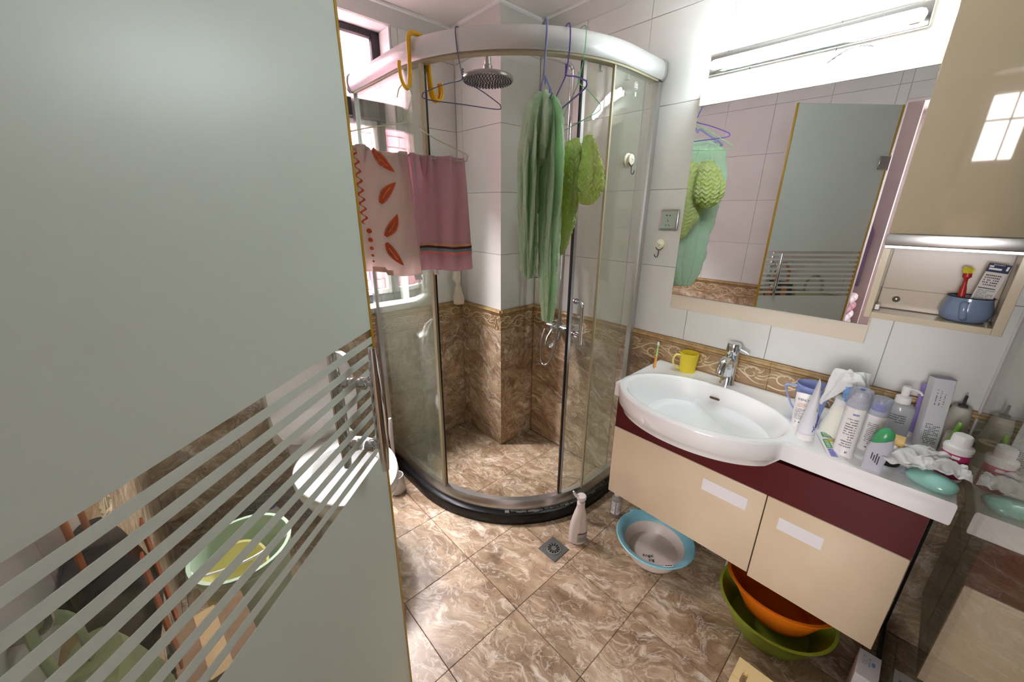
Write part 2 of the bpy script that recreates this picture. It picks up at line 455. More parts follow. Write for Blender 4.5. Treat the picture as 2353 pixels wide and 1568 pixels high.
def tiles(parent, o, xd, yd, u0, u1, v0, v1, tw, th, uo, vo, m, name):
    mt = plane_mtx(o, xd, yd); rg = random.Random(hash((round(u0, 3), round(v0, 3), len(name))) & 0xffff)
    iu = math.floor((u0 - uo) / tw + 1e-6)
    while uo + iu * tw < u1 - 1e-6:
        a = max(u0, uo + iu * tw); b = min(u1, uo + (iu + 1) * tw); iu += 1
        if b - a < 0.006: continue
        iv = math.floor((v0 - vo) / th + 1e-6)
        while vo + iv * th < v1 - 1e-6:
            c = max(v0, vo + iv * th); d = min(v1, vo + (iv + 1) * th); iv += 1
            if d - c < 0.006: continue
            t = bpy.data.objects.new(name, tile_mesh(b - a, d - c, m, name)); C.objects.link(t); t.parent = parent
            t.matrix_basis = mt @ Matrix.Translation((a, c, rg.uniform(-0.0003, 0.0003)))

# floor
bm = B(); box(bm, XL - 0.1, XR + 0.1, YF - 0.1, YB + 0.1, -0.12, -0.008)
floor = struct('floor', bm, 'grout', 'brown marbled tile floor')
tiles(floor, (0, 0, 0), (1, 0, 0), (0, 1, 0), XL, XR, YF, YB, 0.3165, 0.3165, 0.4525, 0.158, 'marble_floor', 'floor_tile')
# ceiling
bm = B(); box(bm, XL - 0.1, XR + 0.1, YF - 0.1, YB + 0.17, HC, HC + 0.08)
ceiling = struct('ceiling', bm, 'ceiling', 'pale flat ceiling')

TW = 0.3335
def wall_faces(parent, o, xd, u0, u1, uo, zmax=HC):
    tiles(parent, o, xd, (0, 0, 1), u0, u1, 0.0, ZT0, TW, 0.8, uo, 0.0, 'marble_wall', 'wall_tile')
    tiles(parent, o, xd, (0, 0, 1), u0, u1, ZT1, zmax, TW, TW, uo, 0.917, 'tile_light', 'wall_tile')

# right wall (behind the vanity): u runs along +y, so xd = (0,-1,0) keeps the normal at -x
bm = B(); box(bm, XR + 0.008, XR + 0.12, YF - 0.1, YB + 0.1, 0, HC)
wall_right = struct('wall_right', bm, 'grout_light', 'tiled wall behind the vanity and mirror')
wall_faces(wall_right, (XR, 0, 0), (0, -1, 0), -1.68, -YF, -0.378)
# column in the shower corner
bm = B(); box(bm, 1.465 + 0.008, XR + 0.01, 1.68 + 0.008, YB + 0.01, 0, HC)
wall_col = struct('wall_column', bm, 'grout_light', 'tiled column boxed into the shower corner')
wall_faces(wall_col, (1.465, 0, 0), (0, -1, 0), -YB, -1.68, -2.0135)
wall_faces(wall_col, (0, 1.68, 0), (1, 0, 0), 1.465, XR, 1.465)
# window wall with its opening
WX0, WX1, WZ0, WZ1 = 0.34, 1.095, 0.955, 2.335
bm = B()
box(bm, XL - 0.1, WX0, YB + 0.008, YB + 0.17, 0, HC); box(bm, WX1, XR + 0.1, YB + 0.008, YB + 0.17, 0, HC)
box(bm, WX0, WX1, YB + 0.008, YB + 0.17, 0, WZ0); box(bm, WX0, WX1, YB + 0.008, YB + 0.17, WZ1, HC)
wall_back = struct('wall_back', bm, 'plaster', 'tiled outer wall with the window above the toilet')
tiles(wall_back, (0, YB, 0), (1, 0, 0), (0, 0, 1), XL, 1.465, 0, ZT0, TW, 0.8, 0.131, 0, 'marble_wall', 'wall_tile')
tiles(wall_back, (0, YB, 0), (1, 0, 0), (0, 0, 1), XL, WX0, ZT1, HC, TW, TW, 0.131, 0.917, 'tile_light', 'wall_tile')
tiles(wall_back, (0, YB, 0), (1, 0, 0), (0, 0, 1), WX1, 1.465, ZT1, HC, TW, TW, 0.131, 0.917, 'tile_light', 'wall_tile')
tiles(wall_back, (0, YB, 0), (1, 0, 0), (0, 0, 1), WX0, WX1, ZT1, WZ0, TW, TW, 0.131, 0.917, 'tile_light', 'wall_tile')
tiles(wall_back, (0, YB, 0), (1, 0, 0), (0, 0, 1), WX0, WX1, WZ1, HC, TW, TW, 0.131, 0.917, 'tile_light', 'wall_tile')
# left wall with the doorway
DY0, DY1, DZ = -0.34, 0.36, 2.16
bm = B()
box(bm, XL - 0.10, XL - 0.008, DY1, YB + 0.1, 0, HC); box(bm, XL - 0.10, XL - 0.008, YF - 0.1, DY0, 0, HC); box(bm, XL - 0.10, XL - 0.008, DY0, DY1, DZ, HC)
wall_left = struct('wall_left', bm, 'pink_wall', 'tiled wall that the glass door is hung on')
for u0, u1 in ((DY1, YB), (YF, DY0)):
    wall_faces(wall_left, (XL, 0, 0), (0, 1, 0), u0, u1, 0.08)
tiles(wall_left, (XL, 0, 0), (0, 1, 0), (0, 0, 1), DY0, DY1, DZ, HC, TW, TW, 0.08, 0.917, 'tile_light', 'wall_tile')
# wall behind the glass partition
bm = B(); box(bm, XL - 0.1, XR + 0.1, YF - 0.12, YF - 0.008, 0, HC)
wall_front = struct('wall_front', bm, 'grout_light', 'tiled wall beyond the glass partition')
wall_faces(wall_front, (0, YF, 0), (-1, 0, 0), -XR, -XL, 0.0)

# relief border tiles
def trim_protos():
    L = TW - 0.001
    bm = B(); box(bm, 0, L, 0, 0.094, -0.008, 0.001, 0.001)
    base = obj('trim_tile', bm, 'trim_ground')
    bm = B()
    prof = [(-0.008, 0.093), (0.004, 0.093), (0.007, 0.096), (0.007, 0.100), (0.004, 0.103), (0.009, 0.104), (0.014, 0.108), (0.015, 0.113), (0.013, 0.118), (0.008, 0.121), (0.008, 0.1245), (-0.008, 0.1245)]
    loft(bm, [[(x, p[1], p[0]) for p in prof] for x in (0.0, L)])
    k = 48
    tube(bm, [(L * i / k, 0.1225, 0.010) for i in range(k + 1)], [0.0022 if i % 2 else 0.0036 for i in range(k + 1)], 5)
    mold = obj('molding', bm, 'trim_gold', base)
    bm = B(); tube(bm, [(0, 0.1035, 0.0055), (L, 0.1035, 0.0055)], 0.0018, 5); tube(bm, [(0, 0.0925, 0.0025), (L, 0.0925, 0.0025)], 0.0016, 5)
    line = obj('groove', bm, 'trim_dark', base)
    bm = B()
    def stroke(pts, r0, r1):
        P = smooth_pts([(x, y, 0.002) for x, y in pts], 4); n = len(P)
        tube(bm, P, [max(0.0006, (r0 + (r1 - r0) * i / (n - 1)) * math.sin(PI * min(1, 0.25 + 0.75 * i / (n - 1)) * 0.98 + 0.02) ** 0.5) for i in range(n)], 5, (1.0, 0.85))
    stroke([(0.002, 0.022), (0.05, 0.016), (0.10, 0.040), (0.15, 0.070), (0.20, 0.070), (0.25, 0.042), (0.29, 0.02), (L - 0.002, 0.022)], 0.0036, 0.0036)
    rg = random.Random(3)
    for cx, cy, sgn, sc in ((0.055, 0.055, 1, 1.0), (0.165, 0.030, -1, 1.05), (0.27, 0.058, 1, 1.0)):
        sp = []
        for i in range(15):
            a = i / 14 * 2.0 * PI * 1.15; rr = 0.030 * sc * (1 - i / 16)
            sp.append((cx + rr * math.cos(a + 0.6) * 1.25, cy + sgn * rr * math.sin(a + 0.6)))
        stroke(sp, 0.0042, 0.0022)
        for k2 in range(7):
            a = -0.9 + k2 * 0.62; r0 = 0.020 * sc
            p0 = (cx + r0 * math.cos(a) * 1.3, cy + sgn * r0 * math.sin(a))
            p2 = (cx + 0.056 * math.cos(a + 0.55) * 1.25, min(0.088, max(0.008, cy + sgn * 0.040 * math.sin(a + 0.55))))
            p1 = ((p0[0] + p2[0]) / 2 + 0.006 * math.sin(a), min(0.088, max(0.006, (p0[1] + p2[1]) / 2 - sgn * 0.006 * math.cos(a))))
            stroke([p0, p1, p2], 0.0044, 0.0014)
    scr = obj('scroll_relief', bm, 'trim_cream', base)
    return base, (mold, line, scr)
tb, tkids = trim_protos(); first_trim = [True]
def trim_run(n, label, o, xd, u0, u1):
    root = sempty('trim_%d' % n, label)
    mt = plane_mtx((o[0], o[1], ZT0), xd, (0, 0, 1)); u = u0
    while u < u1 - 0.004:
        w = min(TW, u1 - u)
        mm = mt @ Matrix.Translation((u, 0, 0)) @ Matrix.Diagonal((w / TW, 1, 1, 1))
        if first_trim[0]:
            t = tb; t.parent = root; t.matrix_basis = mm; first_trim[0] = False
        else:
            t = copy_of(tb, None, root, mtx=mm)
            for k in tkids:
                copy_of(k, (0, 0, 0), t)
        u += TW
trim_run(1, 'gilded relief border above the vanity', (XR, 0, 0), (0, -1, 0), -1.68, -YF)
trim_run(2, 'gilded relief border on the column side facing the window', (1.465, 0, 0), (0, -1, 0), -YB, -1.68)
trim_run(3, 'gilded relief border on the narrow front of the column', (0, 1.68, 0), (1, 0, 0), 1.465, XR)
trim_run(4, 'gilded relief border under the window', (0, YB, 0), (1, 0, 0), XL, 1.465)
trim_run(5, 'gilded relief border on the wall behind the glass door', (XL, 0, 0), (0, 1, 0), DY1, YB)

# ceiling cornice, mitred round the room
cpath = [(XL, YF), (XL, YB), (1.465, YB), (1.465, 1.68), (XR, 1.68), (XR, YF)]
def mitre(i, d):
    p = Vector(cpath[i])
    def nrm(a, b):
        t = (Vector(b) - Vector(a)).normalized(); return Vector((t.y, -t.x))
    if i == 0: n = nrm(cpath[0], cpath[1]); return p + n * d
    if i == len(cpath) - 1: n = nrm(cpath[-2], cpath[-1]); return p + n * d
    n1 = nrm(cpath[i - 1], cpath[i]); n2 = nrm(cpath[i], cpath[i + 1])
    return p + (n1 + n2) * d
for i in range(len(cpath) - 1):
    bm = B()
    pr = [(0.0, HC - 0.062), (0.006, HC - 0.062), (0.050, HC - 0.012), (0.050, HC), (0.0, HC)]
    loft(bm, [[(mitre(k, d).x, mitre(k, d).y, z) for d, z in pr] for k in (i, i + 1)])
    t = struct('trim_%d' % (6 + i), bm, 'cornice', ['grey cornice above the glass door wall', 'grey cornice above the window', 'grey cornice on the column side', 'grey cornice on the column front', 'grey cornice above the mirror lamp'][i], 20)
    bm = B()
    pr = [(0.0505, HC - 0.0135), (0.060, HC - 0.010), (0.060, HC - 0.0005), (0.0505, HC - 0.0005)]
    loft(bm, [[(mitre(k, d).x, mitre(k, d).y, z) for d, z in pr] for k in (i, i + 1)])
    obj('edge_bead', bm, 'cornice_edge', t, 20)

# window
win = sempty('window_1', 'black framed window with a frosted top pane')
yw0, yw1 = 2.185, 2.235
bm = B()
fw = 0.052
box(bm, WX0, WX0 + fw, yw0, yw1, WZ0, WZ1, 0.003); box(bm, WX1 - fw, WX1, yw0, yw1, WZ0, WZ1, 0.003)
box(bm, WX0 + fw, WX1 - fw, yw0, yw1, WZ0, WZ0 + fw, 0.003); box(bm, WX0 + fw, WX1 - fw, yw0, yw1, WZ1 - 0.03, WZ1, 0.003)
obj('window_frame', bm, 'window_black', win)
bm = B(); box(bm, WX0 + fw, WX1 - fw, yw0 - 0.02, yw1, 1.935, 2.02, 0.004); obj('transom', bm, 'window_black', win)
bm = B(); box(bm, 0.685, 0.735, yw0 + 0.005, yw1 - 0.004, WZ0 + fw, 1.935, 0.003); obj('mullion', bm, 'window_black', win)
for a, b in ((WX0 + fw, 0.685), (0.735, WX1 - fw)):
    bm = B()
    box(bm, a + .002, a + 0.028, 2.196, 2.226, WZ0 + fw + .002, 1.933, 0.003); box(bm, b - 0.028, b - .002, 2.196, 2.226, WZ0 + fw + .002, 1.933, 0.003)
    box(bm, a + 0.028, b - 0.028, 2.196, 2.226, WZ0 + fw + .002, WZ0 + fw + 0.03, 0.003); box(bm, a + 0.028, b - 0.028, 2.196, 2.226, 1.905, 1.933, 0.003)
    sh = obj('sash', bm, 'alu_white', win)
    bm = B(); box(bm, a + 0.026, b - 0.026, 2.208, 2.213, WZ0 + fw + 0.028, 1.907); obj('pane', bm, 'pane', sh)
bm = B(); box(bm, WX0 + fw - .002, WX1 - fw + .002, 2.208, 2.213, 2.018, WZ1 - 0.028); obj('frosted_pane', bm, 'frost_win', win)
bm = B()
box(bm, WX0 + 0.0005, WX1 - 0.0005, YB - 0.006, yw0 - 0.001, WZ0 + 0.0005, WZ0 + 0.012, 0.003); obj('window_sill', bm, 'tile_light', win)
bm = B(); box(bm, WX1 - 0.010, WX1 - 0.0005, YB + 0.001, yw0 - 0.001, WZ0 + 0.013, WZ1 - 0.0005, 0.002); obj('reveal', bm, 'tile_light', win)
bm = B(); box(bm, WX0 + 0.0005, WX0 + 0.010, YB + 0.001, yw0 - 0.001, WZ0 + 0.013, WZ1 - 0.0005, 0.002); obj('reveal', bm, 'tile_light', win)

# brick wall of the light well outside
bm = B(); box(bm, -0.3, 2.1, 3.006, 3.10, -0.1, 2.2)
wo = struct('wall_outside', bm, 'mortar', 'pink brick wall seen through the window')
bm = B(); box(bm, -0.115, 0.115, -0.012, 0.006, -0.033, 0.033, 0.002)
br = obj('brick', bm, 'brick', wo, 0, (0, 0, 0)); fst = True
for r in range(22):
    for k in range(10):
        x = -0.2 + k * 0.24 + (0.12 if r % 2 else 0.0); z = 0.62 + r * 0.075
        if fst: br.location = (x, 3.0, z); fst = False
        else: copy_of(br, (x, 3.0, z), wo)

# the room beyond the doorway (seen only in the mirror)
bm = B(); box(bm, -3.5, XL - 0.1, -2.2, 1.5, -0.1, -0.002); s = struct('floor_next_room', bm, 'wood_floor', 'wooden floor of the next room')
bm = B(); box(bm, -3.5, XL - 0.1, -2.2, 1.5, 2.6, 2.68); struct('ceiling_next_room', bm, 'ceiling', 'ceiling of the next room')
bm = B(); box(bm, -3.5, XL - 0.1, 1.4, 1.5, 0, 2.6); struct('wall_next_room_back', bm, 'pink_wall', 'pink wall of the next room with hanging clothes')
bm = B(); box(bm, -3.5, XL - 0.1, -2.3, -2.2, 0, 2.6); struct('wall_next_room_front', bm, 'pink_wall', 'far pink wall of the next room')
bm = B(); box(bm, XL - 0.101, XL - 0.10, -2.2, YF - 0.1, 0, 2.6); box(bm, XL - 0.101, XL - 0.10, YF - 0.1, 1.5, HC, 2.6); struct('wall_next_room_side', bm, 'pink_wall', 'strip of pink wall above the doorway')
bm = B()
box(bm, -3.5, -3.4, -2.2, -1.1, 0, 2.6); box(bm, -3.5, -3.4, 0.4, 1.5, 0, 2.6); box(bm, -3.5, -3.4, -1.1, 0.4, 0, 0.95); box(bm, -3.5, -3.4, -1.1, 0.4, 2.3, 2.6)
struct('wall_next_room_window', bm, 'pink_wall', 'window wall of the next room')
w2 = sempty('window_2', 'bright window of the next room')
bm = B()
for a, b in ((-1.1, -1.05), (-0.38, -0.32), (0.35, 0.4)): box(bm, -3.42, -3.36, a, b, 0.95, 2.3, 0.003)
for a, b in ((0.95, 1.0), (1.75, 1.80), (2.25, 2.3)): box(bm, -3.42, -3.36, -1.1, 0.4, a, b, 0.003)
obj('window_frame', bm, 'white_plastic', w2)

# ================================================================== shower enclosure
SX, SY, SR = 0.87, 0.97, 0.65
L1 = YB - (SY + SR); L2 = SR * PI / 2; L3 = XR - (SX + SR); LT = L1 + L2 + L3
def pth(s, d=0.0):
    if s <= L1: return (SX - d, YB - s)
    if s <= L1 + L2:
        a = (s - L1) / SR; return (SX + SR - (SR + d) * math.cos(a), SY + SR - (SR + d) * math.sin(a))
    return (SX + SR + (s - L1 - L2), SY - d)
def sweep(bm, prof, s0, s1, n=48):
    ss = [s0 + (s1 - s0) * i / n for i in range(n + 1)]
    loft(bm, [[pth(s, d) + (z,) for d, z in prof] for s in ss])
def ribbon(bm, s0, s1, d0, d1, z0, z1, n=24):
    sweep(bm, [(d0, z0), (d1, z0), (d1, z1), (d0, z1)], s0, s1, n)

bm = B(); sweep(bm, [(-0.055, 0.0), (0.040, 0.0), (0.038, 0.050), (0.034, 0.056), (-0.055, 0.056)], 0.002, LT - 0.002, 60)
curb = obj('shower_curb', bm, 'black_stone'); tag(curb, 'black polished stone kerb curving under the shower enclosure', 'kerb')
bm = B()
rg = random.Random(2)
for s0 in [0.95 + 0.028 * k for k in range(22)]:
    w = rg.uniform(0.008, 0.020)
    sweep(bm, [(0.004, 0.0565), (0.006 + w, 0.0565), (0.005 + w, 0.0585 + rg.uniform(0, .002)), (0.004, 0.061)], s0, s0 + rg.uniform(0.02, 0.035), 3)
obj('limescale_crust', bm, 'scale', curb)

enc = thing('shower_enclosure', 'curved glass corner shower enclosure with pale metal rails', 'shower enclosure', (SX, YB, 0))
def ep(name, bm, m, parent=None, smooth=40):     # enclosure part modelled in world space
    for v in bm.verts: v.co -= Vector((SX, YB, 0))
    return obj(name, bm, m, parent or enc, smooth)
bm = B(); sweep(bm, [(-0.038, 0.0565), (0.006, 0.0565), (0.006, 0.068), (-0.006, 0.100), (-0.012, 0.106), (-0.038, 0.106)], 0.008, LT - 0.004, 60)
ep('bottom_rail', bm, 'alu')
bm = B(); sweep(bm, [(-0.045, 2.012), (0.010, 2.012), (0.020, 2.024), (0.024, 2.048), (0.020, 2.070), (0.010, 2.082), (-0.045, 2.082)], 0.020, LT - 0.020, 64)
ep('top_rail', bm, 'alu_white')
bm = B(); sweep(bm, [(-0.030, 2.005), (0.004, 2.005), (0.004, 2.0115), (-0.030, 2.0115)], 0.03, LT - 0.03, 60); ep('rail_track', bm, 'seal_tan')
for s0, s1 in ((0.004, 0.0195), (LT - 0.0195, LT - 0.004)):
    bm = B(); sweep(bm, [(-0.048, 2.008), (0.014, 2.008), (0.027, 2.024), (0.029, 2.050), (0.026, 2.074), (0.012, 2.087), (-0.048, 2.087)], s0, s1, 2); ep('rail_end_cap', bm, 'alu')
for s0, s1 in ((0.002, 0.034), (LT - 0.034, LT - 0.002)):
    bm = B(); ribbon(bm, s0, s1, -0.016, 0.008, 0.107, 2.004, 2); ep('wall_post', bm, 'alu')
SJ1, SJ2, SJ3 = 0.596, 1.234, 1.376
bm = B(); ribbon(bm, 0.035, SJ1, -0.007, -0.001, 0.107, 2.0045, 20); p1 = ep('fixed_pane', bm, 'shower_glass')
bm = B(); ribbon(bm, SJ1 + 0.0005, SJ1 + 0.016, -0.010, 0.003, 0.107, 2.0045, 2); ep('pane_seal', bm, 'seal_tan', p1)
bm = B(); ribbon(bm, SJ3, LT - 0.035, -0.007, -0.001, 0.107, 2.0045, 20); p2 = ep('fixed_pane', bm, 'shower_glass')
bm = B(); ribbon(bm, SJ3 - 0.008, SJ3 - 0.0005, -0.009, 0.002, 0.107, 2.0045, 2); ep('pane_seal', bm, 'seal_tan', p2)
bm = B(); ribbon(bm, 0.06, SJ1 - 0.01, -0.028, -0.022, 0.107, 2.0045, 20); d1 = ep('sliding_door', bm, 'shower_glass')
bm = B(); ribbon(bm, SJ1 - 0.0095, SJ1 + 0.006, -0.030, -0.020, 0.107, 2.0045, 2); ep('door_seal', bm, 'rubber', d1)
bm = B(); ribbon(bm, SJ2 + 0.020, 1.62, -0.028, -0.022, 0.107, 2.0045, 20); d2 = ep('sliding_door', bm, 'shower_glass')
bm = B(); ribbon(bm, SJ2, SJ2 + 0.006, -0.032, -0.018, 0.107, 2.0045, 2); ep('door_seal', bm, 'rubber', d2)
bm = B(); ribbon(bm, SJ2 + 0.0065, SJ2 + 0.0195, -0.031, -0.019, 0.107, 2.0045, 2); ep('door_edge', bm, 'alu', d2)
for sx_ in (SJ3 - 0.05, SJ3 + 0.12):
    bm = B(); a = pth(sx_, -0.034); cyl(bm, (a[0], a[1], 1.985), (a[0], a[1], 2.003), 0.010); ep('roller', bm, 'steel', d2)
def vec_at(s, d, z): return Vector(pth(s, d) + (z,))
sh = SJ2 + 0.046
for dd in (1, -1):
    bm = B(); b0 = -0.0215 if dd > 0 else -0.0285; o_ = 0.040 * dd
    pts = smooth_pts([vec_at(sh, b0, 1.115), vec_at(sh, b0 + o_ * 0.6, 1.115), vec_at(sh, b0 + o_ * 0.95, 1.103), vec_at(sh, b0 + o_, 1.075), vec_at(sh, b0 + o_, 1.0), vec_at(sh, b0 + o_, 0.930)], 5)
    tube(bm, pts, 0.0085, 12)
    cyl(bm, vec_at(sh, b0, 0.965), vec_at(sh, b0 + o_, 0.965), 0.0075, None, 12)
    for z in (1.115, 0.965): cyl(bm, vec_at(sh, b0, z), vec_at(sh, b0 + 0.006 * dd, z), 0.013, None, 14)
    ep('pull_handle', bm, 'chrome', d2)
# maker's mark printed on the fixed pane
bm = B(); mt = plane_mtx((1.557, SY + 0.0012, 1.962), (1, 0, 0), (0, 0, 1))
tube(bm, [mt @ Vector((0.013 * math.cos(2 * PI * k / 24), 0.013 * math.sin(2 * PI * k / 24), 0)) for k in range(24)], 0.0009, 4, closed=True)
for k in range(4): box(bm, 1.549 + 0.0045 * k, 1.551 + 0.0045 * k, SY + .0005, SY + .0009, 1.960, 1.970)
box(bm, 1.548, 1.566, SY + .0005, SY + .0009, 1.955, 1.958); box(bm, 1.553, 1.562, SY + .0005, SY + .0009, 1.925, 1.940, 0.0)
ep('printed_mark', bm, 'white_label', p2)

# ================================================================== shower set on the wall
ss = thing('shower_set', 'chrome shower column with round rain head and hand shower', 'shower', (XR, 1.395, 0.86))
def sp_(name, bm, m, parent=None):
    for v in bm.verts: v.co -= Vector((XR, 1.395, 0.86))
    return obj(name, bm, m, parent or ss)
xp = XR - 0.075
bm = B(); tube(bm, smooth_pts([(xp, 1.395, 0.87), (xp, 1.395, 1.5), (xp, 1.395, 2.08), (xp - .008, 1.395, 2.13), (xp - 0.04, 1.397, 2.15), (xp - 0.2, 1.417, 2.152), (1.26, 1.444, 2.152), (1.215, 1.45, 2.148), (1.195, 1.45, 2.125), (1.192, 1.45, 2.09)], 6), 0.011, 12); sp_('riser_pipe', bm, 'chrome')
bm = B(); lathe(bm, [(0, 0.085), (0.014, 0.085), (0.014, 0.06), (0.019, 0.055), (0.019, 0.03), (0.03, 0.022), (0.104, 0.016), (0.108, 0.010), (0.107, 0.002), (0.102, 0.0), (0, 0.0)], 48, (1.192, 1.45, 2.0)); hd = sp_('rain_head', bm, 'steel')
bm = B()
for r in range(1, 10):
    for k in range(r * 5):
        a = 2 * PI * k / (r * 5) + r * 0.2; x, y = 1.192 + r * 0.0108 * math.cos(a), 1.45 + r * 0.0108 * math.sin(a)
        tube(bm, [(x, y, 2.0005), (x, y, 1.9965)], [0.0028, 0.0018], 5)
sp_('nozzles', bm, 'dark_metal', hd)['kind'] = 'stuff'
bm = B(); cyl(bm, (XR - .001, 1.395, 1.70), (xp, 1.395, 1.70), 0.009); cyl(bm, (XR - .001, 1.395, 1.70), (XR - 0.012, 1.395, 1.70), 0.024); sp_('wall_bracket', bm, 'chrome')
bm = B(); cyl(bm, (xp, 1.320, 0.845), (xp, 1.480, 0.845), 0.023, None, 20)
for y in (1.325, 1.475):
    cyl(bm, (XR - .001, y, 0.845), (XR - 0.014, y, 0.845), 0.032, 0.03, 24); cyl(bm, (XR - 0.01, y, 0.845), (xp, y, 0.845), 0.017)
cyl(bm, (xp, 1.395, 0.85), (xp, 1.395, 0.885), 0.017); valve = sp_('valve_body', bm, 'chrome')
bm = B(); cyl(bm, (xp - 0.02, 1.400, 0.845), (xp - 0.062, 1.400, 0.845), 0.027, 0.024, 24); tube(bm, [(xp - 0.055, 1.400, 0.845), (xp - 0.085, 1.410, 0.80), (xp - 0.095, 1.415, 0.75)], [0.010, 0.008, 0.006], 8); sp_('valve_lever', bm, 'chrome', valve)
bm = B(); tube(bm, smooth_pts([(xp, 1.395, 0.83), (xp - 0.01, 1.395, 0.79), (xp - 0.045, 1.395, 0.76), (xp - 0.08, 1.400, 0.735)], 5), [0.016] * 15 + [0.017], 12); sp_('tub_spout', bm, 'chrome', valve)
bm = B(); tube(bm, smooth_pts([(xp - 0.03, 1.365, 1.30), (xp - 0.035, 1.365, 1.15), (xp - 0.05, 1.360, 0.95), (xp - 0.07, 1.365, 0.75), (xp - 0.09, 1.385, 0.66), (xp - 0.10, 1.415, 0.63), (xp - 0.10, 1.445, 0.66), (xp - 0.095, 1.450, 0.76), (xp - 0.07, 1.445, 0.84)], 14), [0.0068 if i % 2 else 0.0056 for i in range(8 * 14 + 1)], 8); sp_('hose', bm, 'steel')
bm = B(); tube(bm, smooth_pts([(xp - 0.03, 1.365, 1.29), (xp - 0.03, 1.365, 1.36), (xp - 0.036, 1.365, 1.46), (xp - 0.05, 1.365, 1.53)], 5), [0.010, 0.011, 0.011, 0.012, 0.012, 0.012, 0.012, 0.012, 0.013, 0.013, 0.014, 0.016, 0.02, 0.022, 0.024, 0.025], 12)
cyl(bm, (xp - 0.04, 1.365, 1.535), (xp - 0.075, 1.365, 1.52), 0.040, 0.038, 28); sp_('hand_shower', bm, 'chrome')
bm = B(); cyl(bm, (xp, 1.395, 1.30), (xp, 1.395, 1.34), 0.018); cyl(bm, (xp, 1.395, 1.32), (xp - 0.03, 1.365, 1.32), 0.012); sp_('hand_shower_holder', bm, 'chrome')

# ================================================================== glass door
dr = thing('glass_door', 'large frosted glass door standing open with clear stripes across it', 'door', (-0.178, 0.372, 0.0), math.radians(41))
DWd, DH = 0.655, 2.13
bm = B(); box(bm, 0, DWd, -0.004, 0.004, 0.014, DH, 0.001); obj('glass_pane', bm, 'door_glass', dr)
yf0, yf1 = -0.0052, -0.0044
bm = B(); box(bm, 0.001, DWd - 0.001, yf0, yf1, 1.243, DH - 0.002); obj('frosted_field', bm, 'frost', dr)
bm = B(); box(bm, 0.001, DWd - 0.001, yf0, yf1, 0.015, 0.933); obj('frosted_field', bm, 'frost', dr)
for k in range(9):
    z1 = 1.243 - 0.0325 * k - 0.0175
    bm = B(); box(bm, 0.001, DWd - 0.001, yf0, yf1, z1 - 0.015, z1); obj('frosted_stripe', bm, 'frost', dr)
bm = B(); box(bm, DWd + 0.0005, DWd + 0.006, -0.006, 0.006, 0.014, DH, 0.001)
tube(bm, [(DWd + 0.008, -0.004, 0.014), (DWd + 0.008, -0.004, DH)], 0.0022, 6); tube(bm, [(DWd + 0.008, 0.004, 0.014), (DWd + 0.008, 0.004, DH)], 0.0022, 6)
obj('edge_seal', bm, 'seal_yellow', dr)
bm = B(); box(bm, -0.012, -0.0005, -0.006, 0.006, 0.014, DH, 0.001); obj('hinge_seal', bm, 'seal_yellow', dr)
for z in (1.80, 0.32):
    bm = B(); box(bm, -0.012, 0.055, -0.013, -0.0056, z - 0.04, z + 0.04, 0.002); box(bm, -0.012, 0.055, 0.0045, 0.013, z - 0.04, z + 0.04, 0.002); cyl(bm, (-0.016, 0, z - 0.045), (-0.016, 0, z + 0.045), 0.0085)
    obj('hinge', bm, 'steel', dr)
for sgn in (-1, 1):
    bm = B(); x = DWd - 0.080; y = sgn * 0.044
    tube(bm, [(x, y, 0.942), (x, y, 0.97), (x, y, 1.01), (x, y, 1.075), (x, y, 1.14), (x, y, 1.19), (x, y, 1.230)], [0.0078, 0.0100, 0.0122, 0.0132, 0.0122, 0.0100, 0.0078], 16)
    hb = obj('handle_bar', bm, 'chrome', dr)
    for z in (1.150, 1.002):
        bm = B(); tube(bm, [(x, sgn * 0.0056, z), (x, sgn * 0.012, z), (x, sgn * 0.013, z), (x, sgn * 0.024, z), (x, sgn * 0.028, z), (x, sgn * 0.038, z)], [0.0105, 0.0105, 0.0135, 0.0135, 0.0065, 0.0065], 16); obj('standoff', bm, 'chrome', hb)

# ================================================================== fixed glass partition beside the vanity
pa = thing('glass_partition', 'fixed clear glass partition at the end of the vanity', 'glass partition', (XR, -0.204, 0))
bm = B(); box(bm, -1.12, -0.012, -0.004, 0.004, 0.03, 2.12, 0.001); obj('pane', bm, 'part_glass', pa)
bm = B(); box(bm, -0.011, -0.001, -0.014, 0.008, 0.830, 2.12, 0.002); obj('wall_channel', bm, 'white_plastic', pa)
bm = B(); box(bm, -0.011, -0.001, -0.014, 0.008, 0.001, 0.8295, 0.002); obj('lower_wall_channel', bm, 'black', pa)
bm = B(); box(bm, -1.12, -0.012, -0.010, 0.010, 0.001, 0.0295, 0.002); obj('floor_channel', bm, 'black', pa)

# ================================================================== vanity
CZ = 0.80
va = thing('vanity_cabinet', 'wall hung vanity with cream drawers and a burgundy band', 'cabinet', (XR, 0.3, 0))
def vp(name, bm, m, parent=None, smooth=40):
    for v in bm.verts: v.co -= Vector((XR, 0.3, 0))
    return obj(name, bm, m, parent or va, smooth)
VX, VY0, VY1 = 1.352, -0.152, 0.785
bm = B(); box(bm, VX + 0.018, XR - 0.001, VY0, VY1, 0.235, 0.582, 0.002); vp('carcass', bm, mat('carcass_dark', (62, 44, 40), 0.5))
bm = B(); prism(bm, [(VY0, 0.583), (VY1, 0.583), (VY1, 0.736)] + [(0.480 + 0.288 * math.cos(t), 0.7355 - 0.035 * math.sin(t) ** 0.5) for t in [PI * i / 24 for i in range(1, 24)]] + [(VY0, 0.736)], 0.016, plane_mtx((VX + 0.019, 0, 0), (0, 1, 0), (0, 0, 1)) @ Matrix.Translation((0, 0, -0.016)))
vp('burgundy_band', bm, 'burgundy', None, 20)
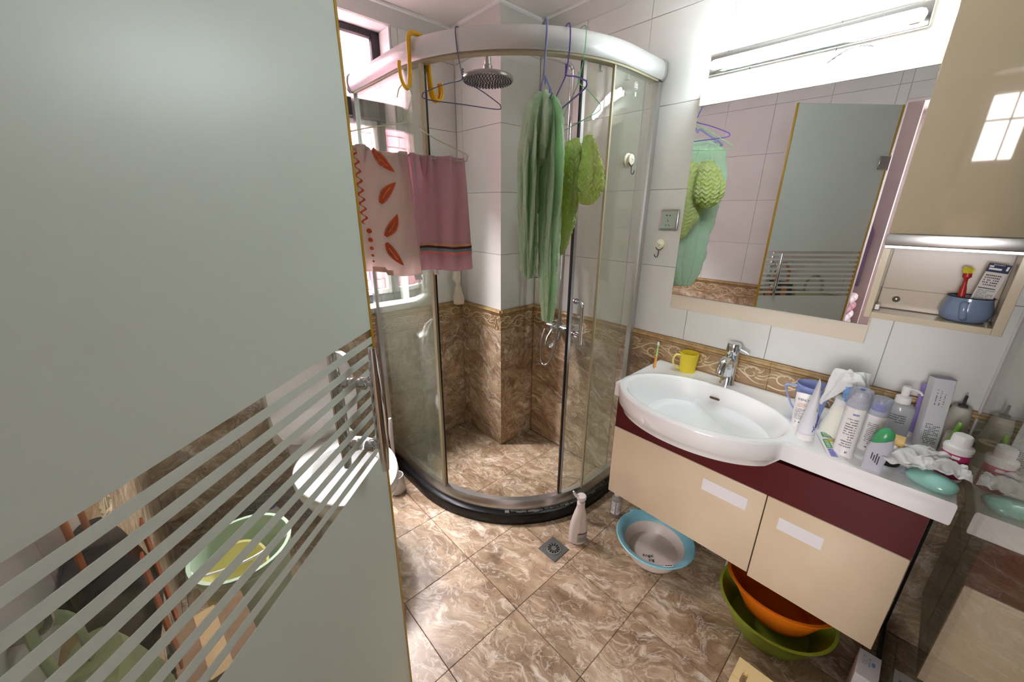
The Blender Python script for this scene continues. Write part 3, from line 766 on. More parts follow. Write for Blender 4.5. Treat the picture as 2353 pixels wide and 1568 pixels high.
for y in (VY0, VY1 - 0.016):
    bm = B(); box(bm, VX + 0.0195, XR - 0.001, y, y + 0.016, 0.583, 0.735, 0.001); vp('side_panel', bm, 'burgundy')
for y0, y1 in ((0.1935, VY1 - .001), (VY0 + .001, 0.1905)):
    bm = B(); box(bm, VX - 0.002, VX + 0.0175, y0, y1, 0.24 if y0 < 0.1 else 0.252, 0.592, 0.0025, 2); d = vp('drawer', bm, 'cream_front')
    bm = B()
    if y0 > 0.1: box(bm, VX - 0.0036, VX - 0.0022, 0.242, 0.394, 0.497, 0.547, 0.0004)
    else: box(bm, VX - 0.0036, VX - 0.0022, 0.026, 0.146, 0.489, 0.535, 0.0004)
    vp('white_sticker', bm, 'white_label', d)
bm = B(); lathe(bm, [(0, 0), (0.024, 0), (0.022, 0.12), (0.020, 0.234), (0, 0.234)], 20, (1.535, 0.275, 0.0005)); vp('leg', bm, 'white_plastic')

# basin counter: rings from the drain out over the rim to the apron
ct = thing('basin_counter', 'white ceramic counter with a moulded oval washbasin', 'washbasin', (1.43, 0.485, CZ))
BX, BY, AX, AY = 1.425, 0.485, 0.200, 0.296
X0, X1, Y0, Y1 = 1.352, XR - 0.003, -0.186, 0.803
angs = sorted(set([2 * PI * i / 96 for i in range(96)] + [math.atan2(y - BY, x - BX) % (2 * PI) for x in (X0, X1) for y in (Y0, Y1)]))
OX, OY = AX + 0.020, AY + 0.022
def outer(a, grow=0.0):
    """plan outline: rectangle joined with the bulging bowl"""
    c, s_ = math.cos(a), math.sin(a)
    tr = min([t for t in ((X0 - BX) / c if c < -1e-9 else 9, (X1 - BX) / c if c > 1e-9 else 9, (Y0 - BY) / s_ if s_ < -1e-9 else 9, (Y1 - BY) / s_ if s_ > 1e-9 else 9)])
    te = 1 / math.sqrt((c / (OX + grow)) ** 2 + (s_ / (OY + grow)) ** 2)
    bulge = c < 0
    return max(tr, te) if bulge and te > tr else tr
bm = B(); loops = []
for t, z in ((0.12, -0.128), (0.2, -0.127), (0.45, -0.120), (0.68, -0.098), (0.82, -0.066), (0.91, -0.030), (0.955, -0.006), (0.98, 0.0035), (1.0, 0.0060), (1.035, 0.0055), (1.065, 0.0056)):
    loops.append([(t * AX * math.cos(a) * 1.0 + (1 - t) * 0.03, t * AY * math.sin(a), z) for a in angs])
# the ellipse rows use the ellipse parameter; re-aim the outer rows at the same parameter direction
def at_outer(a, grow, z, ins=0.0):
    dirx, diry = AX * math.cos(a), AY * math.sin(a); aa = math.atan2(diry, dirx)
    r = outer(aa, grow) - ins; return (r * math.cos(aa), r * math.sin(aa), z)
def row(f): return [f(a) for a in angs2]
# corner directions expressed as ellipse parameters
angs2 = sorted(set([2 * PI * i / 128 for i in range(128)] + [math.atan2((y - BY) / AY, (x - BX) / AX) % (2 * PI) for x in (X0, X1) for y in (Y0, Y1)]))
loops = []
for t, z in ((0.10, -0.128), (0.2, -0.127), (0.45, -0.120), (0.68, -0.098), (0.82, -0.066), (0.91, -0.030), (0.955, -0.006), (0.98, 0.0035), (1.0, 0.0060), (1.03, 0.0058), (1.06, 0.0035)):
    loops.append(row(lambda a: (t * AX * math.cos(a) + (1 - t) * 0.035, t * AY * math.sin(a), z)))
for ins in (0.030, 0.014, 0.007, 0.0045):
    loops.append(row(lambda a: at_outer(a, 0, 0.0022, ins) if math.hypot(*at_outer(a, 0, 0, ins)[:2]) > 1.07 * math.hypot(AX * math.cos(a), AY * math.sin(a)) else (1.06 * AX * math.cos(a) + 1e-4 * (0.03 - ins) * math.cos(a) * 30, 1.06 * AY * math.sin(a), 0.0030)))
loops.append(row(lambda a: at_outer(a, 0, -0.0005, 0.0015)))
loops.append(row(lambda a: at_outer(a, 0, -0.006)))
def inb(a):                                   # 1 where the bowl bulges past the slab front
    dirx, diry = AX * math.cos(a), AY * math.sin(a); aa = math.atan2(diry, dirx); c, s_ = math.cos(aa), math.sin(aa)
    if c >= 0: return 0.0
    tr = min((X0 - BX) / c, (Y0 - BY) / s_ if s_ < -1e-9 else 9, (Y1 - BY) / s_ if s_ > 1e-9 else 9)
    te = 1 / math.sqrt((c / OX) ** 2 + (s_ / OY) ** 2)
    return max(0.0, min(1.0, (te - tr) / 0.05))
loops.append(row(lambda a: at_outer(a, -0.004 * inb(a), -0.052 - 0.012 * inb(a))))
loops.append(row(lambda a: at_outer(a, -0.012 * inb(a), -0.056 - 0.014 * inb(a))))
loops.append(row(lambda a: at_outer(a, -0.020 * inb(a), -0.062 - 0.036 * inb(a), 0.002)))
loops.append(row(lambda a: at_outer(a, -0.050 * inb(a), -0.0635 - 0.046 * inb(a), 0.030)))
loft(bm, loops)
for v in bm.verts: v.co += Vector((BX - 1.43, BY - 0.485, 0))
obj('countertop', bm, 'ceramic', ct, 50)
bm = B(); lathe(bm, [(0, 0.0), (0.022, 0.0), (0.026, 0.002), (0.024, 0.004), (0.018, 0.003), (0, 0.006)], 24, (0.035, -0.005, -0.1275)); obj('drain', bm, 'chrome', ct)
bm = B(); mo = plane_mtx((0.170, 0.0, -0.042), (0, -1, 0), (-0.58, 0, 0.81))
prism(bm, [(0.019 * math.cos(t) + (0.012 if math.cos(t) > 0 else -0.012) - 0.019 * math.cos(t) * 0.6, 0.0065 * math.sin(t)) for t in [2 * PI * i / 20 for i in range(20)]], 0.003, mo); obj('overflow', bm, 'trim_dark', ct)

fa = thing('basin_faucet', 'chrome single lever mixer tap on the basin ledge', 'faucet', (1.690, 0.478, CZ))
bm = B(); lathe(bm, [(0, 0.002), (0.029, 0.002), (0.029, 0.006), (0.026, 0.010), (0.025, 0.06), (0.0245, 0.135), (0, 0.135)], 32); bd = obj('body', bm, 'chrome', fa)
bm = B(); lathe(bm, [(0, 0.136), (0.0255, 0.136), (0.0265, 0.140), (0.0265, 0.176), (0.024, 0.182), (0, 0.183)], 32); cp = obj('cap', bm, 'chrome', fa)
bm = B(); tube(bm, [(0.0, -0.022, 0.163), (0.002, -0.040, 0.156), (0.004, -0.056, 0.149)], [0.0045, 0.004, 0.0045], 10); obj('lever', bm, 'chrome', fa)
bm = B(); tube(bm, smooth_pts([(-0.012, 0, 0.085), (-0.035, 0, 0.112), (-0.065, 0, 0.122), (-0.095, 0, 0.112), (-0.112, 0, 0.090), (-0.115, 0, 0.078)], 5), [0.020] * 6 + [0.018] * 10 + [0.0165] * 10, 16); obj('spout', bm, 'chrome', fa)

# ================================================================== mirror, lamp, wall cabinet
wm = thing('wall_mirror', 'large rectangular mirror on a beige board above the basin', 'mirror', (XR, 0.45, 1.51))
bm = B(); box(bm, -0.020, -0.001, 0.100 - 0.45, 0.785 - 0.45, 1.072 - 1.51, 1.945 - 1.51, 0.0012); obj('backing_board', bm, 'beige_board', wm)
bm = B(); box(bm, -0.0255, -0.0205, 0.104 - 0.45, 0.783 - 0.45, 1.136 - 1.51, 1.884 - 1.51, 0.0008); obj('mirror_glass', bm, 'mirror', wm)
for z in (1.1345, 1.8845):
    bm = B(); box(bm, -0.0262, -0.0205, 0.104 - 0.45, 0.783 - 0.45, z - 1.51, z + 0.0012 - 1.51); obj('edge_strip', bm, 'alu', wm)

lp = thing('mirror_lamp', 'long chrome strip lamp with a lit white tube above the mirror', 'lamp', (XR, 0.465, 2.02))
bm = B(); box(bm, -0.018, -0.001, -0.295, 0.300, -0.034, 0.030, 0.004, 2); obj('back_plate', bm, 'chrome', lp)
bm = B(); tube(bm, [(-0.048, -0.286, -0.010), (-0.048, -0.281, -0.010), (-0.048, -0.27, -0.010), (-0.048, 0.27, -0.010), (-0.048, 0.281, -0.010), (-0.048, 0.286, -0.010)], [0.004, 0.012, 0.016, 0.016, 0.012, 0.004], 18); obj('tube', bm, 'tube', lp)
for y in (-0.262, 0.262):
    bm = B(); box(bm, -0.034, -0.0185, y - 0.012, y + 0.012, -0.022, 0.012, 0.002); obj('end_bracket', bm, 'chrome', lp)

wc = thing('wall_cabinet', 'beige gloss wall cabinet with an open niche at its foot', 'cabinet', (XR, -0.02, 1.185))
def cpart(name, bm, m, parent=None, smooth=40):
    for v in bm.verts: v.co -= Vector((XR, -0.02, 1.185))
    return obj(name, bm, m, parent or wc, smooth)
KX, KY0, KY1 = 1.600, -0.165, 0.113
bm = B(); box(bm, KX + 0.018, XR - 0.0275, KY0, KY1, 1.436, 2.26, 0.001); cpart('body', bm, 'cab_frame')
bm = B(); box(bm, KX, KX + 0.0175, KY0, KY1, 1.436, 2.26, 0.002, 2); cpart('door', bm, 'cab_gloss')
bm = B(); box(bm, KX - 0.006, KX + 0.02, KY0 - 0.002, KY1 + 0.002, 1.404, 1.4355, 0.003, 2); box(bm, KX - 0.002, KX + 0.02, KY0, KY1, 1.395, 1.4035, 0.001); cpart('metal_strip', bm, 'alu')
bm = B(); box(bm, KX, XR - 0.028, KY1 - 0.016, KY1, 1.186, 1.3945, 0.001); box(bm, KX, XR - 0.0275, KY0, KY0 + 0.020, 1.186, 1.3945, 0.001); box(bm, KX, XR - 0.028, KY0 + 0.020, KY1 - 0.016, 1.186, 1.204, 0.001)
cpart('niche_frame', bm, 'cab_frame')
bm = B(); box(bm, XR - 0.034, XR - 0.028, KY0 + 0.0205, KY1 - 0.0165, 1.2045, 1.394); cpart('niche_back', bm, 'cab_inner')
bm = B(); box(bm, XR - 0.046, XR - 0.0345, KY0 + 0.0205, KY1 - 0.0165, 1.205, 1.268, 0.002); nb = cpart('hanging_batten', bm, 'cab_inner')
bm = B(); lathe(bm, [(0, 0.006), (0.004, 0.0055), (0.008, 0.003), (0.0095, 0), (0, 0)], 18)
bmesh.ops.rotate(bm, verts=bm.verts, cent=(0, 0, 0), matrix=Matrix.Rotation(-PI / 2, 3, 'Y')); bmesh.ops.translate(bm, verts=bm.verts, vec=(XR - 0.0462, 0.056, 1.236)); cpart('screw_cap', bm, 'steel', nb)
bm = B(); box(bm, 1.640, 1.648, 0.085, 0.0955, 1.2055, 1.222, 0.001); box(bm, 1.648, 1.662, 0.085, 0.0955, 1.2055, 1.211, 0.001); box(bm, 1.648, 1.662, 0.085, 0.0955, 1.217, 1.222, 0.001); cpart('shelf_clip', bm, 'white_plastic')

# wires left hanging below the lamp
bm = B(); P = smooth_pts([(XR - 0.004, 0.40, 1.944), (XR - 0.02, 0.37, 1.958), (XR - 0.024, 0.335, 1.972), (XR - 0.020, 0.300, 1.972), (XR - 0.012, 0.282, 1.966)], 8)
tube(bm, [p + Vector((0, 0.002 * math.cos(i), 0.002 * math.sin(i))) for i, p in enumerate(P)], 0.0018, 6); tube(bm, [p - Vector((0, 0.002 * math.cos(i), 0.002 * math.sin(i))) for i, p in enumerate(P)], 0.0018, 6)
wr = obj('loose_wire', bm, 'ink'); tag(wr, 'twisted grey wire ends with a pink tip below the lamp', 'wire')
bm = B(); tube(bm, [P[-1], P[-1] + Vector((-0.004, -0.018, 0.001)), P[-1] + Vector((0.002, -0.034, -0.004))], 0.0018, 6); obj('pink_core', bm, mat('pink_core', (206, 120, 140), 0.5), wr)
bm = B(); tube(bm, smooth_pts([(XR - 0.004, 0.625, 1.985), (XR - 0.014, 0.63, 1.975), (XR - 0.012, 0.618, 1.962), (XR - 0.002, 0.602, 1.950)], 6), 0.0015, 6)
tag(obj('short_wire', bm, 'ink'), 'short bent wire poking out under the lit tube', 'wire')

# ================================================================== wall fittings
so = thing('power_socket', 'square silver wall socket beside the mirror edge', 'socket', (XR, 0.853, 1.455))
bm = B(); box(bm, -0.012, -0.0005, -0.045, 0.045, -0.046, 0.046, 0.005, 2); obj('frame', bm, 'steel', so)
bm = B(); box(bm, -0.0145, -0.0122, -0.035, 0.035, -0.035, 0.035, 0.001); pl = obj('face_plate', bm, mat('socket_plate', (178, 190, 180), 0.35, 0.4), so)
bm = B(); mtp = plane_mtx((-0.0146, 0, 0), (0, -1, 0), (0, 0, 1))
for sx_ in (-1, 1):
    prism(bm, [(sx_ * 0.005, 0.024), (sx_ * 0.012, 0.020), (sx_ * 0.005, 0.016)], 0.0004, mtp)
    c_, s2 = math.cos(0.6 * sx_), math.sin(0.6 * sx_)
    prism(bm, [(sx_ * 0.007 + x * c_ - y * s2, -0.022 + x * s2 + y * c_) for x, y in ((-.0012, -.0045), (.0012, -.0045), (.0012, .0045), (-.0012, .0045))], 0.0004, mtp)
prism(bm, [(-.0013, -.006), (.0013, -.006), (.0013, .003), (-.0013, .003)], 0.0004, mtp)
obj('slots', bm, 'black', pl)

def suction_hook(name, label, loc, rotz):
    """hook on a wall whose outward normal is local -Y"""
    t = thing(name, label, 'hook', loc, rotz, 'round suction hooks')
    rot = Matrix.Rotation(PI / 2, 3, 'X')
    bm = B(); lathe(bm, [(0, 0.0006), (0.029, 0.0006), (0.029, 0.003), (0.022, 0.009), (0, 0.009)], 32); bmesh.ops.rotate(bm, verts=bm.verts, cent=(0, 0, 0), matrix=rot); obj('suction_cup', bm, 'cream_plastic', t)
    bm = B(); lathe(bm, [(0, 0.0095), (0.021, 0.0095), (0.022, 0.014), (0.020, 0.019), (0.012, 0.022), (0, 0.023)], 32, (0, 0.004, 0)); bmesh.ops.rotate(bm, verts=bm.verts, cent=(0, 0, 0), matrix=rot); dm = obj('dome', bm, 'cream_plastic', t)
    bm = B(); tube(bm, smooth_pts([(-0.017, -0.016, -0.008), (-0.012, -0.018, -0.016), (0, -0.020, -0.022), (0.012, -0.018, -0.016), (0.017, -0.016, -0.008)], 4), 0.0018, 6)
    tube(bm, smooth_pts([(0, -0.020, -0.022), (0, -0.021, -0.040), (-0.001, -0.024, -0.050), (-0.004, -0.032, -0.053), (-0.007, -0.038, -0.046), (-0.008, -0.040, -0.040)], 4), 0.002, 6)
    obj('wire_hook', bm, 'dark_metal', t)
    bm = B(); mp_ = plane_mtx((0, -0.0228, 0.003), (1, 0, 0), (0, 0, 1))
    for dx, dy, w, hh in ((0.002, 0.0, 0.005, 0.003), (-0.005, 0.002, 0.002, 0.003), (0.0, -0.006, 0.008, 0.001), (-0.006, 0.006, 0.0025, 0.002)):
        prism(bm, [(dx - w / 2, dy - hh / 2), (dx + w / 2, dy - hh / 2), (dx + w / 2, dy + hh / 2), (dx - w / 2, dy + hh / 2)], 0.0006, mp_)
    obj('print', bm, 'ink_blue', dm)
    return t
suction_hook('suction_hook', 'cream suction hook on the tiles under the wall socket', (XR, 0.876, 1.345), -PI / 2)
suction_hook('suction_hook', 'cream suction hook stuck on the shower glass', (1.545, SY - 0.0005, 1.69), 0.0)

# ================================================================== hangers on the shower rail
def hanger_pts(half, drop, neck, tilt=0.0, stem=0.05):
    """closed triangle in local XZ (z = 0 at the neck)"""
    tri = [(0.004, -neck), (0.018, -neck - 0.008), (half * 0.5, -neck - drop * 0.45), (half - 0.012, -neck - drop * 0.93), (half, -neck - drop - 0.004), (half - 0.014, -neck - drop - 0.018),
           (0, -neck - drop - 0.018), (-half + 0.014, -neck - drop - 0.018), (-half, -neck - drop - 0.004), (-half + 0.012, -neck - drop * 0.93), (-half * 0.5, -neck - drop * 0.45), (-0.018, -neck - 0.008), (-0.004, -neck)]
    c_, s_ = math.cos(tilt), math.sin(tilt)
    return [(x * c_ - z * s_, 0, x * s_ + z * c_) for x, z in tri]
def wire_hanger(name, label, top, th, half, drop, neck, col, tilt=0.0, r=0.0019, shift=0.0, hook=1.0):
    """th: compass heading of local +X (degrees from +y towards +x); top: crown of the hook"""
    t = thing(name, label, 'hanger', top, math.radians(90 - th), 'wire hangers on the shower rail')
    m = mat(name + '_wire', col, 0.4)
    bm = B()
    tri = [(x + shift * min(1, -z / neck) if False else x, y, z) for x, y, z in hanger_pts(half, drop, neck, tilt)]
    tube(bm, smooth_pts(tri, 4), r, 6); obj('frame', bm, m, t)
    bm = B()
    n0 = Vector(tri[0]); n1 = Vector(tri[-1]); mid = (n0 + n1) / 2
    hk = [mid + Vector((0, 0, 0)), mid + Vector((0, 0.001, 0.03))]
    # the hook goes over the rail: across local Y after the rail, here drawn along a given local direction
    u = Vector((math.cos(hook), math.sin(hook), 0))
    pts = [mid, mid * 0.55 + u * 0.030, u * 0.036 + Vector((0, 0, -0.022)), u * 0.024 + Vector((0, 0, -0.004)), Vector((0, 0, 0)), u * -0.026 + Vector((0, 0, -0.004)), u * -0.040 + Vector((0, 0, -0.020)), u * -0.044 + Vector((0, 0, -0.045))]
    tube(bm, smooth_pts(pts, 5), r, 6)
    for k in range(9):
        z = mid.z + k * 0.004; w = mid.lerp(pts[1], min(1, k / 10)); 
    tube(bm, [mid + Vector((0.0028 * math.cos(k * 1.3), 0.0028 * math.sin(k * 1.3), 0.0016 * k)) for k in range(22)], r * 0.9, 5)
    obj('hook', bm, m, t); return t

def rail_pt(s): return pth(s, -0.010)
def rail_normal(s):
    a = Vector(pth(s, 0.0)); b = Vector(pth(s, 0.05)); return (b - a).normalized()
def s_near(x, y):
    return min((i * LT / 600 for i in range(601)), key=lambda s: (pth(s)[0] - x) ** 2 + (pth(s)[1] - y) ** 2)
def hook_angle(s, th):                            # outward rail normal in hanger-local coordinates
    n = rail_normal(s); rz = math.radians(90 - th); return math.atan2(n.y, n.x) - rz

# yellow over-rail hook carrying the towel hanger
sY = s_near(0.889, 1.492); nY = rail_normal(sY); pY = Vector(rail_pt(sY)); tY = Vector((-nY.y, nY.x))
yh = thing('over_rail_hook', 'bright yellow plastic double hook hung over the shower rail', 'hook', (pY.x, pY.y, 2.09))
def yl(d, tt, z): return Vector((nY.x * d + tY.x * tt, nY.y * d + tY.y * tt, z))
bm = B()
tube(bm, smooth_pts([yl(-0.046, 0, -0.10), yl(-0.044, 0, -0.03), yl(-0.036, 0, 0.002), yl(-0.018, 0, 0.010), yl(0.014, 0, 0.010), yl(0.036, 0, 0.0), yl(0.042, 0, -0.03), yl(0.043, 0.0, -0.09), yl(0.048, 0.002, -0.14), yl(0.062, 0.008, -0.172), yl(0.085, 0.016, -0.178), yl(0.104, 0.022, -0.158), yl(0.112, 0.024, -0.125), yl(0.108, 0.022, -0.105)], 5), [0.0085] * 30 + [0.0075] * 20 + [0.0062] * 16, 10, (1.0, 1.0))
obj('outer_hook', bm, mat('yellow_plastic', (238, 184, 20), 0.35), yh)
bm = B()
for k in (-0.0, 0.018):
    tube(bm, smooth_pts([yl(-0.046, k * 0.3, -0.06), yl(-0.046, k * 0.6, -0.12), yl(-0.052, k, -0.17), yl(-0.070, k, -0.190), yl(-0.092, k, -0.182), yl(-0.102, k, -0.155), yl(-0.098, k, -0.125)], 5), 0.0068, 8)
obj('inner_hook', bm, bpy.data.materials['yellow_plastic'], yh)

HT = Vector((pY.x, pY.y, 0)) + yl(0.080, 0.014, 0)
TH_T = 106
# towel hanger: neck at the hook crook
th_o = thing('towel_hanger', 'pale green wire hanger holding two towels on the yellow hook', 'hanger', (HT.x, HT.y, 1.9175), math.radians(90 - TH_T), 'wire hangers on the shower rail')
mg = mat('pale_green_wire', (202, 212, 172), 0.4)
TOFF = -0.035
bm = B(); tri = [(0.003, -0.115), (0.018, -0.122), (0.10, -0.165), (0.222, -0.210), (0.229, -0.226), (0.205, -0.240), (-0.02, -0.232), (-0.25, -0.214), (-0.280, -0.200), (-0.272, -0.188), (-0.15, -0.150), (-0.020, -0.122), (-0.003, -0.115)]
tube(bm, smooth_pts([(x, 0, z) for x, z in tri], 4), 0.0021, 6); obj('frame', bm, mg, th_o)
bm = B(); tube(bm, smooth_pts([(0, 0, -0.112), (0.0, 0, -0.085), (0.010, 0.0, -0.06), (0.020, 0, -0.030), (0.012, 0, -0.006), (-0.006, 0, 0.002), (-0.024, 0, -0.010), (-0.034, 0, -0.040)], 5), 0.0021, 6)
tube(bm, [(0.003 * math.cos(k * 1.2), 0.003 * math.sin(k * 1.2), -0.115 + 0.0018 * k) for k in range(22)], 0.0019, 5); obj('hook', bm, mg, th_o)

wire_hanger('coat_hanger', 'dark blue wire hanger with nothing on it beside the shower head', (0.956, 1.313, 2.0865), 92, 0.170, 0.062, 0.150, (64, 66, 104), math.radians(3), 0.0017, hook=hook_angle(s_near(.956, 1.313), 92))
wire_hanger('coat_hanger', 'violet wire hanger hung beside the green one, empty', (1.203, 1.040, 2.0865), 27, 0.165, 0.075, 0.150, (96, 72, 156), math.radians(-5), 0.0026, hook=hook_angle(s_near(1.203, 1.04), 27))
wire_hanger('coat_hanger', 'thin mint green wire hanger holding the lime towel', (1.252, 1.015, 2.0865), 30, 0.200, 0.110, 0.165, (120, 186, 128), math.radians(0), 0.0017, hook=hook_angle(s_near(1.252, 1.015), 30))
# notched plastic hanger for the muslin towel
gh = thing('plastic_hanger', 'grey blue plastic hanger with notches under the mint muslin towel', 'hanger', (1.143, 1.085, 2.0965), math.radians(90 - 38), 'wire hangers on the shower rail')
mgb = mat('grey_blue_plastic', (124, 136, 176), 0.4)
bm = B(); hk = hook_angle(s_near(1.143, 1.085), 38); u = Vector((math.cos(hk), math.sin(hk), 0))
tube(bm, smooth_pts([Vector((0, 0, -0.17)), u * 0.020 + Vector((0, 0, -0.12)), u * 0.038 + Vector((0, 0, -0.05)), u * 0.034 + Vector((0, 0, -0.015)), u * 0.014 + Vector((0, 0, 0.0)), u * -0.016 + Vector((0, 0, 0.0)), u * -0.040 + Vector((0, 0, -0.015)), u * -0.046 + Vector((0, 0, -0.05))], 5), 0.0036, 8); obj('hook', bm, mgb, gh)
bm = B()
for sg in (-1, 1):
    tube(bm, smooth_pts([(0, 0, -0.168), (sg * 0.035, 0, -0.172), (sg * 0.050, 0, -0.196), (sg * 0.062, 0, -0.182), (sg * 0.10, 0, -0.205), (sg * 0.145, 0, -0.232), (sg * 0.150, 0, -0.246), (sg * 0.160, 0, -0.236), (sg * 0.19, 0, -0.262)], 4), 0.0036, 8, (1.0, 1.3))
tube(bm, [(-0.19, 0, -0.262), (-0.1, 0, -0.272), (0.1, 0, -0.272), (0.19, 0, -0.262)], 0.0034, 8); obj('frame', bm, mgb, gh)

# ================================================================== towels
def terry(name, c, bumpsc=420, amt=0.7, dist=0.004, var=None):
    return mat(name, c, 0.95, spec=0.1, sheen=0.3, bump=(bumpsc, amt, dist), var=var)
M['terry_cream'] = terry('terry_cream', (246, 238, 230)); M['terry_pink'] = terry('terry_pink', (238, 202, 214)); M['terry_orange'] = terry('terry_orange', (214, 96, 52), 420, 0.8)
def lit_through(m, col, f=0.4):
    nt = m.node_tree; out = nt.nodes['Material Output']; b = nt.nodes['Principled BSDF']
    tl = N(nt, 'BsdfTranslucent'); tl.inputs[0].default_value = lin(col); x = N(nt, 'MixShader'); x.inputs[0].default_value = f
    nt.links.new(b.outputs[0], x.inputs[1]); nt.links.new(tl.outputs[0], x.inputs[2]); nt.links.new(x.outputs[0], out.inputs[0])
lit_through(M['terry_cream'], (255, 250, 245), 0.52); lit_through(M['terry_pink'], (252, 224, 232), 0.48)
M['flat_pink'] = mat('woven_pink', (232, 190, 172), 0.9)

def towel(name, label, x0, x1, ztop, length, back, ripple, m, seed, skew=0.0):
    """towel folded over the hanger bar; local frame of the hanger (X along the bar, -Y to the room)"""
    rg = random.Random(seed); ph = [rg.uniform(0, 6.28) for _ in range(6)]
    t = thing(name, label, 'towel', th_o.location, math.radians(90 - TH_T), 'towels on the pale green hanger')
    nzv = Vector((seed * 3.1, seed * 1.7, 0.3))
    def front(u, v, off=0.0):
        """v: 0 at the top fold, 1 at the hem; u across"""
        x = x0 + (x1 - x0) * u; z0 = ztop(x)
        wob = (0.75 + 0.9 * math.exp(-v * 6)) * ripple * 2.0
        y = -0.006 - 0.012 * min(1.0, v * 5) - wob * (0.5 * math.sin(u * 9.5 + ph[0]) + 0.45 * math.sin(u * 21 + ph[1] + v * 2.0) + 0.3 * math.exp(-v * 5) * math.sin(u * 37 + ph[2]))
        y -= 0.004 * noise.noise(nzv + Vector((u * 4, v * 4, 0)))
        x += skew * v + (u - 0.5) * 0.012 * v
        z = z0 - v * length - 0.006 * math.sin(u * 5 + ph[3]) * v
        return Vector((x, y - off, z))
    def full(u, w):
        """w: 0 front hem .. 1 back hem"""
        fl = length / (length + back)
        if w < fl:
            v = 1 - w / fl; p = front(u, v)
            if v < 0.03: p.z += 0.004 * (1 - v / 0.03)
            return p
        v = (w - fl) / (1 - fl); p = front(u, min(1, v * back / length))
        return Vector((p.x, 0.012 + 0.010 * min(1, v * 5) - (p.y + 0.012) * 0.5, ztop(x0 + (x1 - x0) * u) + 0.004 * max(0, 1 - v * 20) - v * back))
    bm = B(); grid(bm, full, 44, 90, 0.004); obj('cloth', bm, m, t, 180)
    return t, front
bar = lambda x: -0.2255 + (0.012 if x < -0.15 else 0) - 0.030 * (x + 0.02) * 0.4
t1, f1 = towel('feather_towel', 'cream hand towel with orange feather pattern, nearest the glass door', -0.278, -0.012, bar, 0.455, 0.40, 0.010, 'terry_cream', 3, 0.018)
t2, f2 = towel('pink_towel', 'pink hand towel with a striped border hung beside the feather towel', -0.010, 0.214, bar, 0.445, 0.42, 0.013, 'terry_pink', 8, 0.022)
# feathers
def feather(fr, cu, cv, ang, ln, wd, Wd, Ln, bend):
    """pinnate motif: two halves with spiky outer edges and a bare midrib"""
    bm = B(); n = 36
    def put(xx, yy):
        X = xx * math.cos(ang) - yy * math.sin(ang); Z = xx * math.sin(ang) + yy * math.cos(ang)
        return bm.verts.new(fr(cu + X / Wd, cv - Z / Ln, 0.0056))
    for side in (-1, 1):
        rows = []
        for i in range(n + 1):
            s = i / n; w = wd * math.sin(PI * (0.06 + 0.94 * s) ** 0.9) ** 0.8 if 0 < i < n else 0.0006
            px_ = (s - 0.5) * ln; mid = bend * ((s - 0.5) ** 2 - 0.1) * ln
            rib = 0.0009 if 0.22 < s < 0.72 else 0.0
            tip = i % 2
            rows.append((put(px_, mid + side * rib), put(px_ - (0.004 if tip else 0.0) * w / wd, mid + side * max(rib + 0.0005, w * (1.0 if tip else 0.62)))))
        for a, b in zip(rows, rows[1:]): bm.faces.new((a[0], a[1], b[1], b[0]))
    return bm
W1, LN1 = 0.266, 0.455
for cu, cv, an, bd_ in ((0.63, 0.075, math.radians(-48), 0.2), (0.63, 0.31, math.radians(50), -0.2), (0.64, 0.575, math.radians(58), 0.25), (0.62, 0.815, math.radians(-58), 0.2)):
    obj('feather_motif', feather(f1, cu, cv, an, 0.100, 0.0205, W1, LN1, bd_), 'terry_orange', t1)
bm = B(); V = []
for i in range(81):
    v = 0.02 + 0.58 * i / 80; u = 0.285 + 0.036 * math.sin(i / 80 * 2 * PI * 8); V.append((bm.verts.new(f1(u - 0.016, v, 0.0056)), bm.verts.new(f1(u + 0.016, v + 0.004, 0.0056))))
for a, b in zip(V, V[1:]): bm.faces.new((a[0], a[1], b[1], b[0]))
obj('wave_motif', bm, 'terry_orange', t1)
for v, r in ((0.655, 0.0095), (0.73, 0.0085), (0.80, 0.0070), (0.86, 0.0052), (0.91, 0.0040)):
    bm = B(); bm.faces.new([bm.verts.new(f1(0.325 + r * math.cos(k * 2 * PI / 14) / W1, v + r * math.sin(k * 2 * PI / 14) / LN1, 0.0058)) for k in range(14)]); obj('dot_motif', bm, 'terry_orange', t1)
bm = B()
for i in range(10):
    a, b = 0.30 + 0.028 * i, 0.30 + 0.028 * (i + 1)
    bm.faces.new([bm.verts.new(f1(u, v, 0.0056)) for u, v in ((a, 0.955), (b, 0.955), (b, 1.0), (a, 1.0))])
obj('hem_patch', bm, 'flat_pink', t1)
def band(fr, v0, v1, m, parent, nm, off=0.0054):
    bm = B(); V = []
    for i in range(41): V.append((bm.verts.new(fr(i / 40, v0, off)), bm.verts.new(fr(i / 40, v1, off))))
    for a, b in zip(V, V[1:]): bm.faces.new((a[0], a[1], b[1], b[0]))
    obj(nm, bm, m, parent)
for v0, v1, cc_ in ((0.752, 0.772, (224, 172, 128)), (0.773, 0.796, (92, 48, 52)), (0.797, 0.822, (124, 158, 172)), (0.823, 0.848, (240, 138, 138))):
    band(f2, v0, v1, mat('stripe', cc_, 0.9), t2, 'border_stripe')
for tt, fr, u in ((t1, f1, 0.88), (t2, f2, 0.22)):
    bm = B(); grid(bm, lambda a, b: fr(u + 0.10 * a, 1.0, -0.002) + Vector((0.006 * b, 0.0, -0.022 * b)), 4, 4, 0.0008); obj('care_label', bm, 'white_label', tt)

